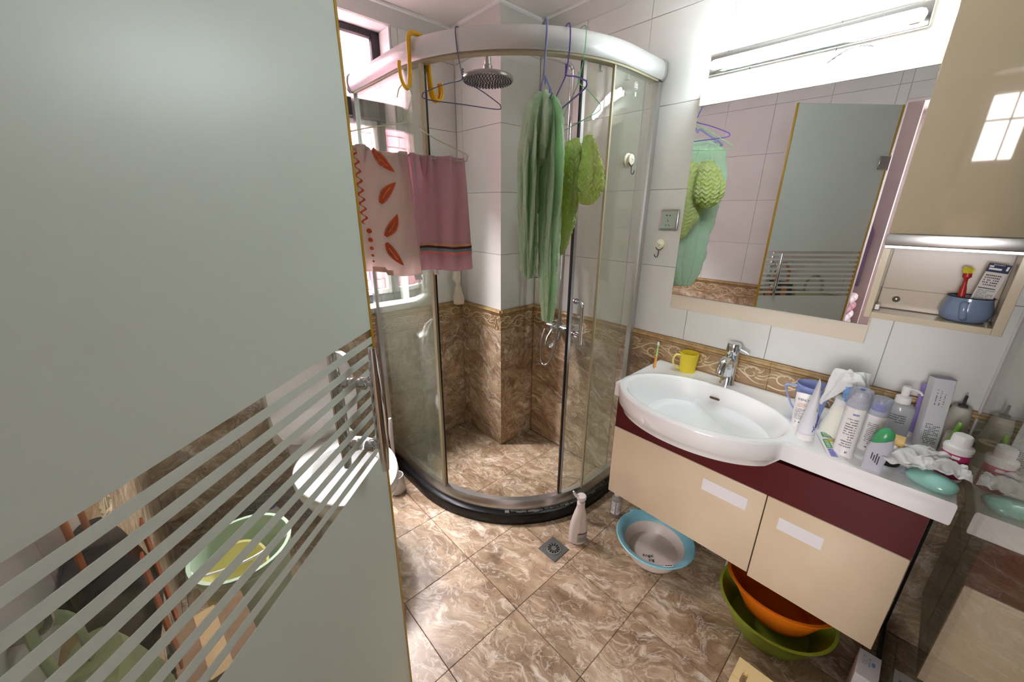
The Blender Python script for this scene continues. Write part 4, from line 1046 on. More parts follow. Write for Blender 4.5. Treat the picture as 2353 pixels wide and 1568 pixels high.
def cloth_lobe(bm, cx, cy, zs, fold, seed, rot=0.0, n=72, k=40, rough=0.0, chev=0.0, crin=0.0):
    """gathered hanging cloth; zs = [(z, ra, rb, ox, oy)] from top to bottom"""
    rg = random.Random(seed); ph = [rg.uniform(0, 6.28) for _ in range(4)]; sv = Vector((seed * 2.3, seed * 5.1, 0))
    loops = []; m = len(zs) - 1
    for j in range(k + 1):
        q = j / k * m; i = min(int(q), m - 1); f = q - i; f2_ = f * f * (3 - 2 * f)
        z, ra, rb, ox, oy = [zs[i][e] + (zs[i + 1][e] - zs[i][e]) * (f if e == 0 else f2_) for e in range(5)]
        lp_ = []
        for a_ in range(n):
            a = 2 * PI * a_ / n
            n1 = noise.noise(sv + Vector((0, 0, z * 3))); n2 = noise.noise(sv + Vector((9, 0, z * 2.5))); n3 = noise.noise(sv + Vector((4, 3, z * 4)))
            w = 1 + fold * (1.1 * (abs(math.sin(3.5 * a + ph[0] + 1.6 * n1)) - 0.6) + (0.5 + 0.5 * n3) * math.sin(9 * a + ph[1] + 3 * n2) * 0.5 + 0.30 * (abs(math.sin(8 * a + ph[2] + 2.5 * n3)) - 0.6) + 0.5 * n2)
            x, y = ra * w * math.cos(a), rb * w * math.sin(a)
            d = rough * noise.noise(Vector((a * 9, z * 160, seed))) + (0.0016 + 0.35 * rough + crin) * noise.noise(Vector((math.cos(a) * 6, math.sin(a) * 6 + z * 42, seed + 4)))
            if chev:
                band_ = (a * 5 / PI) % 1.0; d += chev * math.sin(2 * PI * (z / 0.022 + abs(band_ - 0.5) * 1.6)) * (0.4 + 0.6 * math.sin(PI * band_))
            x += d * math.cos(a); y += d * math.sin(a)
            lp_.append((cx + ox + x * math.cos(rot) - y * math.sin(rot), cy + oy + x * math.sin(rot) + y * math.cos(rot), z))
        loops.append(lp_)
    loft(bm, loops)
def drape_lobe(name, parent, o0, th, cu, off, zs, fold, seed, m, n, k, rough=0.0, chev=0.0, crin=0.0):
    """lobe whose long axis follows heading th; cu / off: offset along and across the hanger bar"""
    a = math.radians(90 - th); u = Vector((math.cos(a), math.sin(a), 0)); w = Vector((u.y, -u.x, 0))
    bm = B(); cloth_lobe(bm, 0, 0, [(z - o0.z, ra, rb, 0, 0) for z, ra, rb, _, _ in zs], fold, seed, a, n, k, rough, chev, crin)
    sh = [(z, o_u, o_w) for z, _, _, o_u, o_w in zs]
    for v in bm.verts:
        z = v.co.z + o0.z
        for (za, ua, wa), (zb, ub, wb) in zip(sh, sh[1:]):
            if zb <= z <= za + 1e-6:
                f = (za - z) / max(1e-6, za - zb); v.co += u * (cu + ua + (ub - ua) * f) + w * (off + wa + (wb - wa) * f); break
    obj(name, bm, m, parent, 180)
M['muslin'] = mat('muslin_mint', (214, 242, 212), 0.9, spec=0.1, bump=(170, 1.0, 0.006), var=((222, 246, 220), 20, 0.4, 0.6))
lit_through(M['muslin'], (208, 240, 200), 0.32)
o0 = Vector((1.143, 1.085, 1.80))
mu_ = thing('muslin_towel', 'long mint green crinkled muslin towel bunched on the plastic hanger', 'towel', o0)
TM = 40
drape_lobe('front_fall', mu_, o0, TM, -0.05, 0.032, [(1.842, 0.030, 0.005, -0.03, -0.022), (1.838, 0.070, 0.014, -0.03, -0.018), (1.79, 0.115, 0.024, -0.01, -0.006), (1.65, 0.135, 0.030, 0, 0), (1.45, 0.130, 0.030, 0, 0), (1.28, 0.110, 0.028, -0.01, 0.002), (1.15, 0.08, 0.024, -0.02, 0.004), (1.075, 0.045, 0.018, -0.03, 0.004), (1.066, 0.006, 0.004, -0.03, 0.004)], 0.50, 4, 'muslin', 150, 110, 0, 0, 0.004)
drape_lobe('rear_fall', mu_, o0, TM, -0.02, -0.044, [(1.842, 0.040, 0.005, 0.0, 0.022), (1.838, 0.080, 0.014, 0.0, 0.018), (1.78, 0.120, 0.026, 0, 0.004), (1.65, 0.135, 0.034, 0, -0.006), (1.5, 0.12, 0.032, 0, -0.006), (1.38, 0.10, 0.028, 0, 0), (1.27, 0.085, 0.024, 0, 0.004), (1.24, 0.06, 0.016, 0, 0.004), (1.232, 0.006, 0.004, 0, 0.004)], 0.50, 9, 'muslin', 150, 100, 0, 0, 0.004)
drape_lobe('top_fold', mu_, o0, TM, -0.04, -0.004, [(1.868, 0.03, 0.006, 0, 0), (1.862, 0.075, 0.026, 0, 0), (1.835, 0.105, 0.044, 0, 0), (1.78, 0.125, 0.056, 0, 0), (1.72, 0.120, 0.056, 0, 0), (1.66, 0.09, 0.046, 0, 0), (1.64, 0.02, 0.01, 0, 0)], 0.42, 17, 'muslin', 130, 60, 0, 0, 0.004)
M['lime'] = mat('lime_fluff', (240, 246, 172), 1.0, spec=0.05, sheen=0.5, bump=(300, 1.0, 0.008), var=((226, 238, 140), 24, 0.4, 0.62))
lit_through(M['lime'], (220, 242, 120), 0.32)
o0 = Vector((1.252, 1.015, 1.70))
lm = thing('lime_towel', 'fluffy lime green textured towel bunched on the mint hanger', 'towel', o0)
drape_lobe('long_fall', lm, o0, 33, -0.015, -0.022, [(1.745, 0.02, 0.004, 0.03, 0.02), (1.740, 0.060, 0.010, 0.03, 0.016), (1.69, 0.095, 0.020, 0.01, 0.006), (1.57, 0.10, 0.024, 0, 0), (1.46, 0.085, 0.022, 0, -0.002), (1.37, 0.05, 0.016, 0.01, -0.01), (1.325, 0.02, 0.008, 0.02, -0.016), (1.318, 0.004, 0.002, 0.02, -0.016)], 0.12, 5, 'lime', 150, 200, 0.0035, 0.0036)
drape_lobe('bunched_end', lm, o0, 33, -0.125, 0.014, [(1.742, 0.012, 0.004, 0.03, 0.0), (1.737, 0.028, 0.010, 0.03, 0.0), (1.69, 0.05, 0.022, 0.01, 0.002), (1.63, 0.066, 0.034, 0, 0.006), (1.58, 0.066, 0.040, 0, 0.008), (1.54, 0.05, 0.032, 0, 0.004), (1.515, 0.025, 0.018, 0, 0), (1.510, 0.004, 0.003, 0, 0)], 0.12, 6, 'lime', 150, 130, 0.004, 0.0040)

# small white cloth in the shower corner
wcl = thing('bath_strap', 'small off white bath cloth hanging in the shower corner', 'cloth', (1.395, 2.02, 1.13))
bm = B(); cloth_lobe(bm, 0.0, 0.0, [(0.012, 0.003, 0.003, 0, 0), (0.0, 0.020, 0.008, 0, 0), (-0.05, 0.026, 0.010, -0.003, 0), (-0.085, 0.010, 0.008, 0.004, 0), (-0.12, 0.022, 0.010, 0.006, 0), (-0.18, 0.034, 0.012, 0.008, 0), (-0.215, 0.030, 0.010, 0.008, 0), (-0.220, 0.004, 0.003, 0.008, 0)], 0.18, 12, math.radians(-40), 40, 40)
obj('cloth', bm, mat('bath_cloth', (226, 216, 198), 0.9, bump=(200, 0.6)), wcl, 180)
bm = B(); tube(bm, smooth_pts([(0.0, 0.0, 0.006), (0.0, 0.02, 0.05), (0.0, 0.05, 0.09), (0.0, 0.054, 0.12)], 4), 0.0016, 5); obj('loop', bm, 'white_plastic', wcl)
bm = B(); lathe(bm, [(0, 0), (0.012, 0), (0.010, 0.006), (0.004, 0.008), (0, 0.02)], 14); bmesh.ops.rotate(bm, verts=bm.verts, cent=(0, 0, 0), matrix=Matrix.Rotation(PI / 2, 3, 'X')); tag(obj('wall_peg', bm, 'white_plastic', None, 40, (1.395, YB - 0.0005, 1.25)), 'small white peg on the tiles in the shower corner', 'peg')

# ================================================================== on the counter
ZC = CZ + 0.0022
def face_cam(x, y, extra=0.0): return math.atan2(-y, -x) + extra     # heading that turns a label to the room

t = thing('toothbrush', 'green and orange toothbrush leaning on the border tiles at the counter end', 'toothbrush', (1.612, 0.766, ZC))
p0, p1 = Vector((0, 0, 0.004)), Vector((0.112, 0.048, 0.090)); pm = lambda f: p0.lerp(p1, f)
bm = B(); tube(bm, [pm(f) for f in (0, .03, .12, .3, .42)], [0.003, 0.0055, 0.006, 0.0055, 0.0048], 10); obj('grip', bm, mat('brush_orange', (226, 150, 60), 0.4), t)
bm = B(); tube(bm, [pm(f) for f in (.42, .55, .7, .8)], [0.0048, 0.0038, 0.003, 0.0028], 10); obj('handle', bm, mat('brush_green', (176, 216, 120), 0.35), t)
bm = B(); tube(bm, [pm(f) for f in (.8, .84, .96, 1.0)], [0.0028, 0.0055, 0.0055, 0.002], 10, (1, .6)); hd_ = obj('head', bm, mat('brush_teal', (150, 216, 200), 0.35), t)
bm = B()
dv = (p1 - p0).normalized(); sd = Vector((-0.5, -0.2, 0.5)); sd = (sd - dv * sd.dot(dv)).normalized()
tube(bm, [pm(.86) + sd * 0.002, pm(.86) + sd * 0.011], 0.005, 8); tube(bm, [pm(.92) + sd * 0.002, pm(.92) + sd * 0.011], 0.005, 8); obj('bristles', bm, 'white_plastic', hd_)

def mug(name, label, loc, rotz, r0, r1, h, m, tri=False):
    t = thing(name, label, 'mug', loc, rotz)
    bm = B(); lathe(bm, [(0, 0.0003), (r0 * .97, 0.0003), (r0, 0.003), (r1, h), (r1 - 0.0022, h + 0.001), (r0 - 0.002, 0.005), (0, 0.004)], 40); obj('cup', bm, m, t)
    bm = B()
    if tri: pts = smooth_pts([(r1 - 0.001, 0, h * 0.93), (r1 + 0.026, 0, h * 0.93), (r1 + 0.032, 0, h * 0.86), (r1 + 0.006, 0, h * 0.40), (r0 + 0.003, 0, h * 0.22)], 5); tube(bm, pts, 0.0042, 8, (1.5, 0.8))
    else: pts = smooth_pts([(r1 - 0.001, 0, h * 0.86), (r1 + 0.016, 0, h * 0.86), (r1 + 0.026, 0, h * 0.60), (r1 + 0.018, 0, h * 0.28), (r0 + 0.001, 0, h * 0.14)], 6); tube(bm, pts, 0.0056, 10, (1.4, 0.7))
    obj('handle', bm, m if tri else mat('mug_handle_yellow', (240, 222, 130), 0.3), t); return t
mug('yellow_mug', 'clear yellow plastic mug on the back ledge of the basin', (1.694, 0.650, ZC), math.radians(128), 0.034, 0.041, 0.088, plastic_clear('clear_yellow', (250, 236, 84), 0.5))
mug('blue_mug', 'translucent blue plastic mug with a triangular handle beside the basin', (1.590, 0.180, ZC), math.radians(118), 0.037, 0.050, 0.127, plastic_clear('clear_blue', (186, 200, 244), 0.55), True)
t = thing('spare_toothbrush', 'thin orange toothbrush handle standing in the blue mug', 'toothbrush', (1.600, 0.176, ZC + 0.005))
bm = B(); tube(bm, [(-0.018, 0.006, 0.0), (0.004, -0.014, 0.07), (0.026, -0.034, 0.145)], [0.003, 0.004, 0.003], 8); obj('handle', bm, mat('brush_amber', (224, 176, 84), 0.4), t)

def squeeze_tube(bm, r, h, wtop, z0=0.0, bend=0.0, yaw=0.0):
    """round at the bottom, flat crimp at the top"""
    loops = []
    for j in range(15):
        f = j / 14; a = r + (wtop - r) * f; b = r * (1 - f) ** 0.75 + 0.0011
        ring = []
        for i in range(28):
            an = 2 * PI * i / 28; x, y = a * math.cos(an), b * math.sin(an)
            ring.append((x * math.cos(yaw) - y * math.sin(yaw) + bend * f * f, x * math.sin(yaw) + y * math.cos(yaw), z0 + f * h))
        loops.append(ring)
    loft(bm, loops)
# white cream tube with a black name at its top
t = thing('cream_tube', 'white cream tube with grey print standing before the blue mug', 'tube', (1.497, 0.186, ZC), face_cam(1.497, 0.186) - PI / 2)
bm = B(); lathe(bm, [(0, 0.0003), (0.019, 0.0003), (0.019, 0.016), (0, 0.016)], 24); obj('cap', bm, 'white_plastic', t)
bm = B(); squeeze_tube(bm, 0.0185, 0.106, 0.024, 0.0165); obj('body', bm, 'white_plastic', t)
def tube_face(u, v):
    f = v; a = 0.0185 + 0.0055 * f; b = 0.0185 * (1 - f) ** 0.75 + 0.0011; x = u * a; y = b * math.sqrt(max(0.02, 1 - u * u)); return Vector((x, y, 0.0165 + f * 0.106)), Vector((0, 1, 0))
bm = B(); text_bm("KIEHL'S", 0.0098, lambda c: tube_face(-c.x / 0.024, 0.80 + c.y / 0.106)[0] + Vector((0, 0.0006 + c.z, 0)), bm=bm); obj('name_print', bm, 'ink', t)
bm = B(); dashes(bm, tube_face, 0.62, -0.62, 0.70, 0.56, 3, 12, 0.5, 2, 0.0006); obj('orange_print', bm, 'ink_orange', t)
bm = B(); dashes(bm, tube_face, 0.72, -0.72, 0.52, 0.16, 10, 18, 0.45, 3, 0.0006); dashes(bm, tube_face, 0.7, -0.7, 0.10, 0.05, 1, 6, 0.6, 4, 0.0006); obj('small_print', bm, 'ink', t)

# second tube, seen on its thin edge
t = thing('standing_toothpaste', 'white toothpaste tube standing on its cap, flat edge towards the room', 'tube', (1.432, 0.151, ZC), face_cam(1.432, 0.151) + 0.12)
bm = B(); lathe(bm, [(0, 0.0003), (0.025, 0.0003), (0.0255, 0.003), (0.0245, 0.022), (0, 0.022)], 28); obj('cap', bm, 'white_plastic', t)
bm = B(); squeeze_tube(bm, 0.0225, 0.176, 0.028, 0.0225); bo = obj('body', bm, mat('tube_white', (232, 232, 240), 0.3), t)
bm = B()
for k in range(5):
    a = math.radians(38 + 14 * k)
    tube(bm, [(0.0235 * math.cos(a), 0.0205 * math.sin(a), 0.034 + 0.006 * k), (0.0235 * math.cos(a + .14), 0.0200 * math.sin(a + .14), 0.044 + 0.008 * k), (0.0235 * math.cos(a + .05), 0.0185 * math.sin(a + .05), 0.056 + 0.008 * k)], 0.0016, 5)
obj('blue_print', bm, 'ink_blue', bo)
bm = B(); tube(bm, [(0.018, 0.010, 0.105), (0.019, 0.007, 0.125)], [0.002, 0.0008], 5); obj('green_print', bm, 'ink_green', bo)

# flat toothpaste tube lying down
p_a, p_b = Vector((1.505, 0.122, 0)), Vector((1.362, 0.052, 0)); dl = (p_b - p_a)
t = thing('lying_toothpaste', 'small flat toothpaste tube with green print lying by the counter edge', 'tube', (p_a.x, p_a.y, ZC), math.atan2(dl.y, dl.x))
Ln = dl.length; loops = []
for j in range(13):
    f = j / 12; w = 0.017 + 0.006 * f; hh = 0.0085 * (1 - f) ** 0.8 + 0.0009
    loops.append([(0.012 + f * (Ln - 0.012), w * math.cos(2 * PI * i / 24), hh + hh * math.sin(2 * PI * i / 24) + 0.0003) for i in range(24)])
bm = B(); loft(bm, loops); bo = obj('body', bm, 'white_plastic', t)
bm = B(); tube(bm, [(0.0, 0, 0.0085), (0.0115, 0, 0.0085)], 0.0078, 14); obj('cap', bm, 'white_plastic', t)
def lie(u, v):
    f = u; w = 0.017 + 0.006 * f; hh = 0.0085 * (1 - f) ** 0.8 + 0.0009
    return Vector((0.012 + f * (Ln - 0.012), v * w, hh + hh * math.sqrt(max(0.0, 1 - v * v)) + 0.0003)), Vector((0, 0, 1))
def pp(nm, m, u0, u1, v0, v1):
    bm = B(); patch(bm, lie, u0, u1, v0, v1, 6, 6, 0.0005); return obj(nm, bm, m, bo)
pp('green_block', 'ink_green', 0.10, 0.28, -0.62, 0.70); pp('yellow_block', 'ink_yellow', 0.33, 0.44, -0.1, 0.75); pp('green_block', 'ink_green', 0.36, 0.66, -0.78, 0.0)
pp('violet_block', mat('ink_violet', (150, 150, 210), 0.5), 0.68, 0.94, -0.75, 0.05)
bm = B()
for k in range(4): 
    u0 = 0.12 + 0.04 * k; patch(bm, lie, u0, u0 + 0.018, -0.45, 0.5, 2, 4, 0.0009)
for k in range(5):
    u0 = 0.40 + 0.05 * k; patch(bm, lie, u0, u0 + 0.022, -0.66, -0.16, 2, 4, 0.0009)
obj('white_characters', bm, 'white_label', bo)
bm = B(); dashes(bm, lie, 0.70, 0.92, -0.65, -0.05, 4, 7, 0.5, 5, 0.0009); dashes(bm, lie, 0.48, 0.66, 0.15, 0.7, 3, 6, .4, 6, .0007); obj('small_print', bm, 'ink_blue', bo)

def crumple(bm, c, r, scale, seed, sub=4, amp=0.38, freq=1.6):
    g = bmesh.ops.create_icosphere(bm, subdivisions=sub, radius=1.0)
    sv = Vector((seed * 3.7, seed * 1.3, seed * 0.7))
    for v in g['verts']:
        n = v.co.normalized(); p = n * freq + sv
        d = 1 + amp * (abs(noise.noise(p)) * 2 - 0.5) + amp * 0.55 * (abs(noise.noise(p * 2.3)) * 2 - 0.6) + amp * 0.25 * noise.noise(p * 5.1)
        w = noise.noise_vector(p * 1.1) * amp * 0.5
        q = (n * d + w) * r
        v.co = Vector((q.x * scale[0] + c[0], q.y * scale[1] + c[1], q.z * scale[2] + c[2]))

# spray bottle with a tissue over its head
sx0, sy0 = 1.520, 0.086
t = thing('spray_bottle', 'white conical spray bottle with small blue drops, topped by a tissue', 'bottle', (sx0, sy0, ZC), face_cam(sx0, sy0))
bm = B(); prf = [(0, 0.0003), (0.043, 0.0003), (0.046, 0.004), (0.044, 0.03), (0.036, 0.07), (0.028, 0.105), (0.0265, 0.112), (0, 0.112)]
lathe(bm, prf, 40); bo = obj('body', bm, mat('ivory_bottle', (238, 236, 222), 0.3), t)
bm = B(); lathe(bm, [(0, 0.1125), (0.027, 0.1125), (0.0265, 0.134), (0.018, 0.138), (0, 0.138)], 32); obj('collar', bm, 'white_plastic', t)
bm = B(); lathe(bm, [(0, 0.1385), (0.013, 0.1385), (0.013, 0.165), (0, 0.165)], 20); box(bm, -0.022, 0.048, -0.011, 0.011, 0.1655, 0.190, 0.004); tube(bm, smooth_pts([(0.028, 0, 0.165), (0.033, 0, 0.150), (0.026, 0, 0.135)], 4), 0.004, 6); obj('trigger_head', bm, mat('spray_blue', (128, 170, 220), 0.35), t)
rfz = lambda z: 0.046 - (z - 0.004) * 0.172
mpz = cylmap(0, rf=rfz)
bm = B()
for a, z, s_ in ((0.95, 0.078, 0.006), (0.75, 0.028, 0.005), (1.0, 0.022, 0.0035), (0.62, 0.020, 0.003)):
    q = [mpz(a + s_ * math.cos(k * PI / 6) / 0.04, z + s_ * (1.25 if math.sin(k * PI / 6) > 0.9 else 1.0) * math.sin(k * PI / 6)) for k in range(12)]
    bm.faces.new([bm.verts.new(Vector(p) + Vector(n) * 0.0005) for p, n in q])
dashes(bm, mpz, 0.9, 1.25, 0.014, 0.008, 1, 6, 0.6, 3, 0.0005); obj('blue_drops', bm, 'ink_blue', bo)
M['tissue'] = mat('tissue_paper', (244, 243, 242), 0.9, spec=0.05, bump=(60, 0.5, 0.004))
lit_through(M['tissue'], (248, 247, 246), 0.35)
ts = thing('tissue', 'crumpled white tissue draped over the spray bottle head', 'tissue', (sx0, sy0, ZC + 0.19))
bm = B()
def drape(u, v):
    a = 2 * PI * u; r = 0.002 + 0.062 * v; nn = noise.noise(Vector((math.cos(a) * 1.7, math.sin(a) * 1.7, 3.1)))
    dz = -0.085 * max(0.0, v - 0.35) ** 1.2 * (1.0 + 0.9 * math.sin(3 * a + 0.6)) - 0.01 * v
    rr = r * (1 - 0.30 * max(0, v - 0.4) * (1 - math.sin(3 * a + 0.6)))
    wob = 0.012 * v * noise.noise(Vector((math.cos(a) * 3, math.sin(a) * 3, v * 4))) + 0.004 * noise.noise(Vector((math.cos(a) * 8, math.sin(a) * 8, v * 9)))
    return Vector(((rr + wob) * math.cos(a) * 0.95 - 0.004, (rr + wob) * math.sin(a) * 1.05 + 0.004, 0.034 + dz + 0.018 * nn * v + 0.012 * math.sin(5 * a) * v))
grid(bm, drape, 90, 26, 0.0006); obj('sheet', bm, 'tissue', ts, 60)

M['clear_cap'] = plastic_clear('clear_cap', (226, 228, 236), 0.22, 0.08)
def foamer(name, label, x, y, r, h, hcap, pump_col, seed, blue=True):
    t = thing(name, label, 'bottle', (x, y, ZC), face_cam(x, y))
    bm = B(); lathe(bm, [(0, 0.0003), (r * 1.06, 0.0003), (r * 1.06, 0.005), (r, 0.009), (r, h * 0.93), (r * 0.96, h * 0.97), (r * .8, h), (0, h)], 36); bo = obj('body', bm, 'white_plastic', t)
    bm = B(); lathe(bm, [(0, h + .0003), (r * .72, h + .0003), (r * .72, h + 0.010), (r * .56, h + 0.012), (r * .55, h + 0.020), (0, h + 0.021)], 28); obj('pump', bm, pump_col, t)
    bm = B(); lathe(bm, [(r * 1.02, h * 0.90), (r * 1.10, h * 0.90), (r * 1.10, hcap - 0.004), (r * 1.02, hcap), (0.002, hcap), (0.002, hcap - 0.0018), (r * 1.03, hcap - 0.005)], 36); cp_ = obj('clear_cap', bm, 'clear_cap', t)
    mp_ = cylmap(r)
    bm = B(); dashes(bm, mp_, 0.55, -0.55, h * 0.72, h * 0.18, 12, 14, 0.4, seed, 0.0006); dashes(bm, mp_, 0.5, -0.2, h * 0.13, h * 0.08, 1, 6, 0.6, seed + 1, 0.0006); obj('small_print', bm, 'ink', bo)
    if blue:
        bm = B(); dashes(bm, mp_, 0.45, -0.25, h * 0.82, h * 0.775, 1, 6, 0.7, seed + 2, 0.0006); obj('blue_print', bm, 'ink_blue', bo)
        bm = B(); lathe(bm, [(0, 0), (0.006, 0), (0, 0.0006)], 14, (0, 0, hcap + 0.0003)); obj('cap_dot', bm, 'ink_blue', cp_)
    return t
foamer('foam_bottle', 'tall white foam cleanser bottle with clear cap, nearest the counter edge', 1.412, 0.052, 0.0245, 0.178, 0.213, 'white_plastic', 21)
foamer('lotion_bottle', 'white bottle with blue pump under a clear cap behind the foam bottle', 1.505, 0.008, 0.0230, 0.132, 0.172, mat('pump_blue', (104, 110, 220), 0.35), 31, False)

x, y = 1.655, -0.036
t = thing('pump_bottle', 'clear square shouldered bottle with a white pump near the wall', 'bottle', (x, y, ZC), face_cam(x, y))
bm = B(); lathe(bm, [(0, 0.0003), (0.034, 0.0003), (0.036, 0.004), (0.036, 0.104), (0.031, 0.116), (0.019, 0.122), (0, 0.122)], 40, sx=0.9); bo = obj('body', bm, plastic_clear('grey_clear', (216, 218, 222), 0.55), t)
bm = B(); lathe(bm, [(0, 0.1225), (0.019, 0.1225), (0.019, 0.142), (0.012, 0.146), (0, 0.146)], 28); obj('collar', bm, 'white_plastic', t)
bm = B(); lathe(bm, [(0, 0.1465), (0.0095, 0.1465), (0.011, 0.172), (0.009, 0.178), (0, 0.179)], 20); tube(bm, smooth_pts([(0, 0, 0.170), (0.012, 0.018, 0.176), (0.020, 0.032, 0.172), (0.022, 0.036, 0.166)], 4), [0.006] * 4 + [0.005] * 5 + [0.0035] * 4, 8, (1, .7)); obj('pump', bm, 'white_plastic', t)
bm = B(); dashes(bm, cylmap(0.0355), 0.6, -0.5, 0.092, 0.062, 4, 12, 0.4, 41, 0.0008); obj('small_print', bm, 'ink', bo)

# translucent pouch bottle with a green cap, leaning on the jar
x, y = 1.372, -0.016
t = thing('green_cap_tube', 'frosted squeeze tube with a green flip cap at the counter edge', 'tube', (x, y, ZC), face_cam(x, y) - PI / 2)
bm = B(); loops = []
for j in range(15):
    f = j / 14; a = 0.0195 + 0.008 * f - 0.006 * max(0, f - .8) * 5; b = 0.0012 + 0.0165 * f ** 0.6
    loops.append([(a * math.cos(2 * PI * i / 28) - 0.004 * f, b * math.sin(2 * PI * i / 28), 0.0003 + f * 0.098 - (0.012 * (math.cos(2 * PI * i / 28)) * f)) for i in range(28)])
loft(bm, loops); bo = obj('body', bm, plastic_clear('frost_white', (214, 214, 226), 0.8, 0.3), t)
bm = B(); loops = []
for z, a, b in ((0.0985, 0.0205, 0.0170), (0.104, 0.0215, 0.0175), (0.118, 0.0200, 0.0160), (0.130, 0.0135, 0.0110), (0.136, 0.006, 0.005)):
    loops.append([(a * math.cos(2 * PI * i / 28) - 0.004 + (0.136 - z) * 0.0, b * math.sin(2 * PI * i / 28), z - 0.012 * math.cos(2 * PI * i / 28) * (0.139 - z) / 0.04) for i in range(28)])
loft(bm, loops); obj('flip_cap', bm, plastic_clear('cap_green', (76, 168, 112), 0.85, 0.25), t)
bm = B()
for k in range(4):
    box(bm, -0.010 + 0.005 * k, -0.0078 + 0.005 * k, 0.0148, 0.0162, 0.030 + 0.004 * k, 0.056 + 0.006 * (k % 2), 0.0)
obj('print_lines', bm, 'ink', bo)

x, y = 1.455, -0.045
t = thing('black_jar', 'small black jar with a pale wooden lid between the tubes', 'jar', (x, y, ZC), face_cam(x, y))
bm = B(); lathe(bm, [(0, 0.0003), (0.024, 0.0003), (0.027, 0.004), (0.027, 0.020), (0.024, 0.022), (0.027, 0.024), (0.028, 0.044), (0.025, 0.047), (0, 0.047)], 36); obj('body', bm, 'black', t)
M['pale_wood'] = wood('pale_wood', (222, 186, 118), (204, 164, 96), 2)
bm = B(); lathe(bm, [(0, 0.0475), (0.025, 0.0475), (0.025, 0.056), (0, 0.056)], 32); box(bm, -0.016, 0.016, -0.020, 0.020, 0.0565, 0.088, 0.002); obj('lid', bm, 'pale_wood', t)

# toothpaste carton standing against the wall
x, y = 1.640, -0.112
t = thing('toothpaste_box', 'tall silver carton with a violet top leaning at the wall', 'box', (x, y, ZC), face_cam(x, y, 0.42))
t.rotation_euler = (0, math.radians(-9), face_cam(x, y, 0.42))
w, d, h = 0.046, 0.038, 0.225
bm = B(); box(bm, -d / 2, d / 2, -w / 2, w / 2, 0.004, h, 0.0006); cb = obj('carton', bm, mat('silver_card', (222, 222, 228), 0.35, 0.1), t)
bm = B(); box(bm, -d / 2 - .0003, d / 2 + .0003, -w / 2 - .0003, w / 2 + .0003, h + 0.0002, h + 0.0010); box(bm, -d / 2 + .004, -d / 2 + .0045, -w / 2 + 0.01, w / 2 - .01, h + .0010, h + .0012); obj('top_flap', bm, mat('violet_card', (86, 74, 132), 0.4), t)
mf = planemap(plane_mtx((d / 2, 0, 0), (0, 1, 0), (0, 0, 1)))
bm = B(); dashes(bm, mf, -0.016, 0.016, 0.085, 0.020, 12, 8, 0.45, 52); 
for k in range(3): dashes(bm, mf, -0.012 + k * 0.009, -0.0085 + k * 0.009, 0.140, 0.196 - 0.006 * k, 16, 1, 0.6, 53 + k)
obj('small_print', bm, 'ink', cb)
ml = planemap(plane_mtx((0, w / 2, 0), (-1, 0, 0), (0, 0, 1)))
bm = B(); patch(bm, ml, -d / 2 + .001, d / 2 - .001, 0.165, h - .001, 3, 1, .0004); obj('violet_panel', bm, mat('violet_print', (130, 116, 188), 0.4), cb)
bm = B(); rg = random.Random(5)
for k in range(26):
    u0, v0 = rg.uniform(-d / 2 + .003, d / 2 - .006), rg.uniform(0.150, h - .006); patch(bm, ml, u0, u0 + 0.0022, v0, v0 + 0.0022, 1, 1, 0.0008)
obj('white_flakes', bm, 'white_label', cb)
bm = B(); mtx_s = plane_mtx((0, w / 2, 0.088), (0, 0, 1), (1, 0, 0))
for k in range(9): tube(bm, [mtx_s @ Vector((-0.045 + 0.011 * k, -0.004, 0.0006)), mtx_s @ Vector((-0.042 + 0.011 * k, 0.006, 0.0006)), mtx_s @ Vector((-0.038 + 0.011 * k, -0.003, 0.0006))], 0.0005, 4)
obj('script_print', bm, 'ink_navy', cb)
x, y = 1.706, -0.085
t = thing('violet_tube', 'slim violet tube leaning behind the silver carton', 'tube', (x, y, ZC), face_cam(x, y) - PI / 2)
bm = B(); lathe(bm, [(0, .0003), (0.014, .0003), (0.014, 0.018), (0, 0.018)], 20); obj('cap', bm, 'white_plastic', t)
bm = B(); squeeze_tube(bm, 0.014, 0.165, 0.021, 0.0185); obj('body', bm, mat('violet_plastic', (150, 128, 196), 0.35), t)

x, y = 1.585, -0.158
t = thing('green_tube', 'bright green and white squeeze tube behind the pink bottle', 'tube', (x, y, ZC), face_cam(x, y) - PI / 2)
bm = B(); lathe(bm, [(0, .0003), (0.015, .0003), (0.015, 0.012), (0, 0.012)], 20); obj('cap', bm, 'white_plastic', t)
bm = B(); squeeze_tube(bm, 0.016, 0.118, 0.004, 0.0125); bo = obj('body', bm, mat('lime_plastic', (136, 204, 72), 0.35), t)
bm = B()
def gface(u, v):
    f = v; a = 0.016 + (0.004 - 0.016) * f; b = 0.016 * (1 - f) ** 0.75 + 0.0011; an = u; return Vector((a * math.cos(an), b * math.sin(an), 0.0125 + f * 0.118)), Vector((math.cos(an), math.sin(an), 0))
patch(bm, gface, 1.9, 3.1, 0.02, 0.75, 5, 6, 0.0004); obj('white_panel', bm, 'white_label', bo)

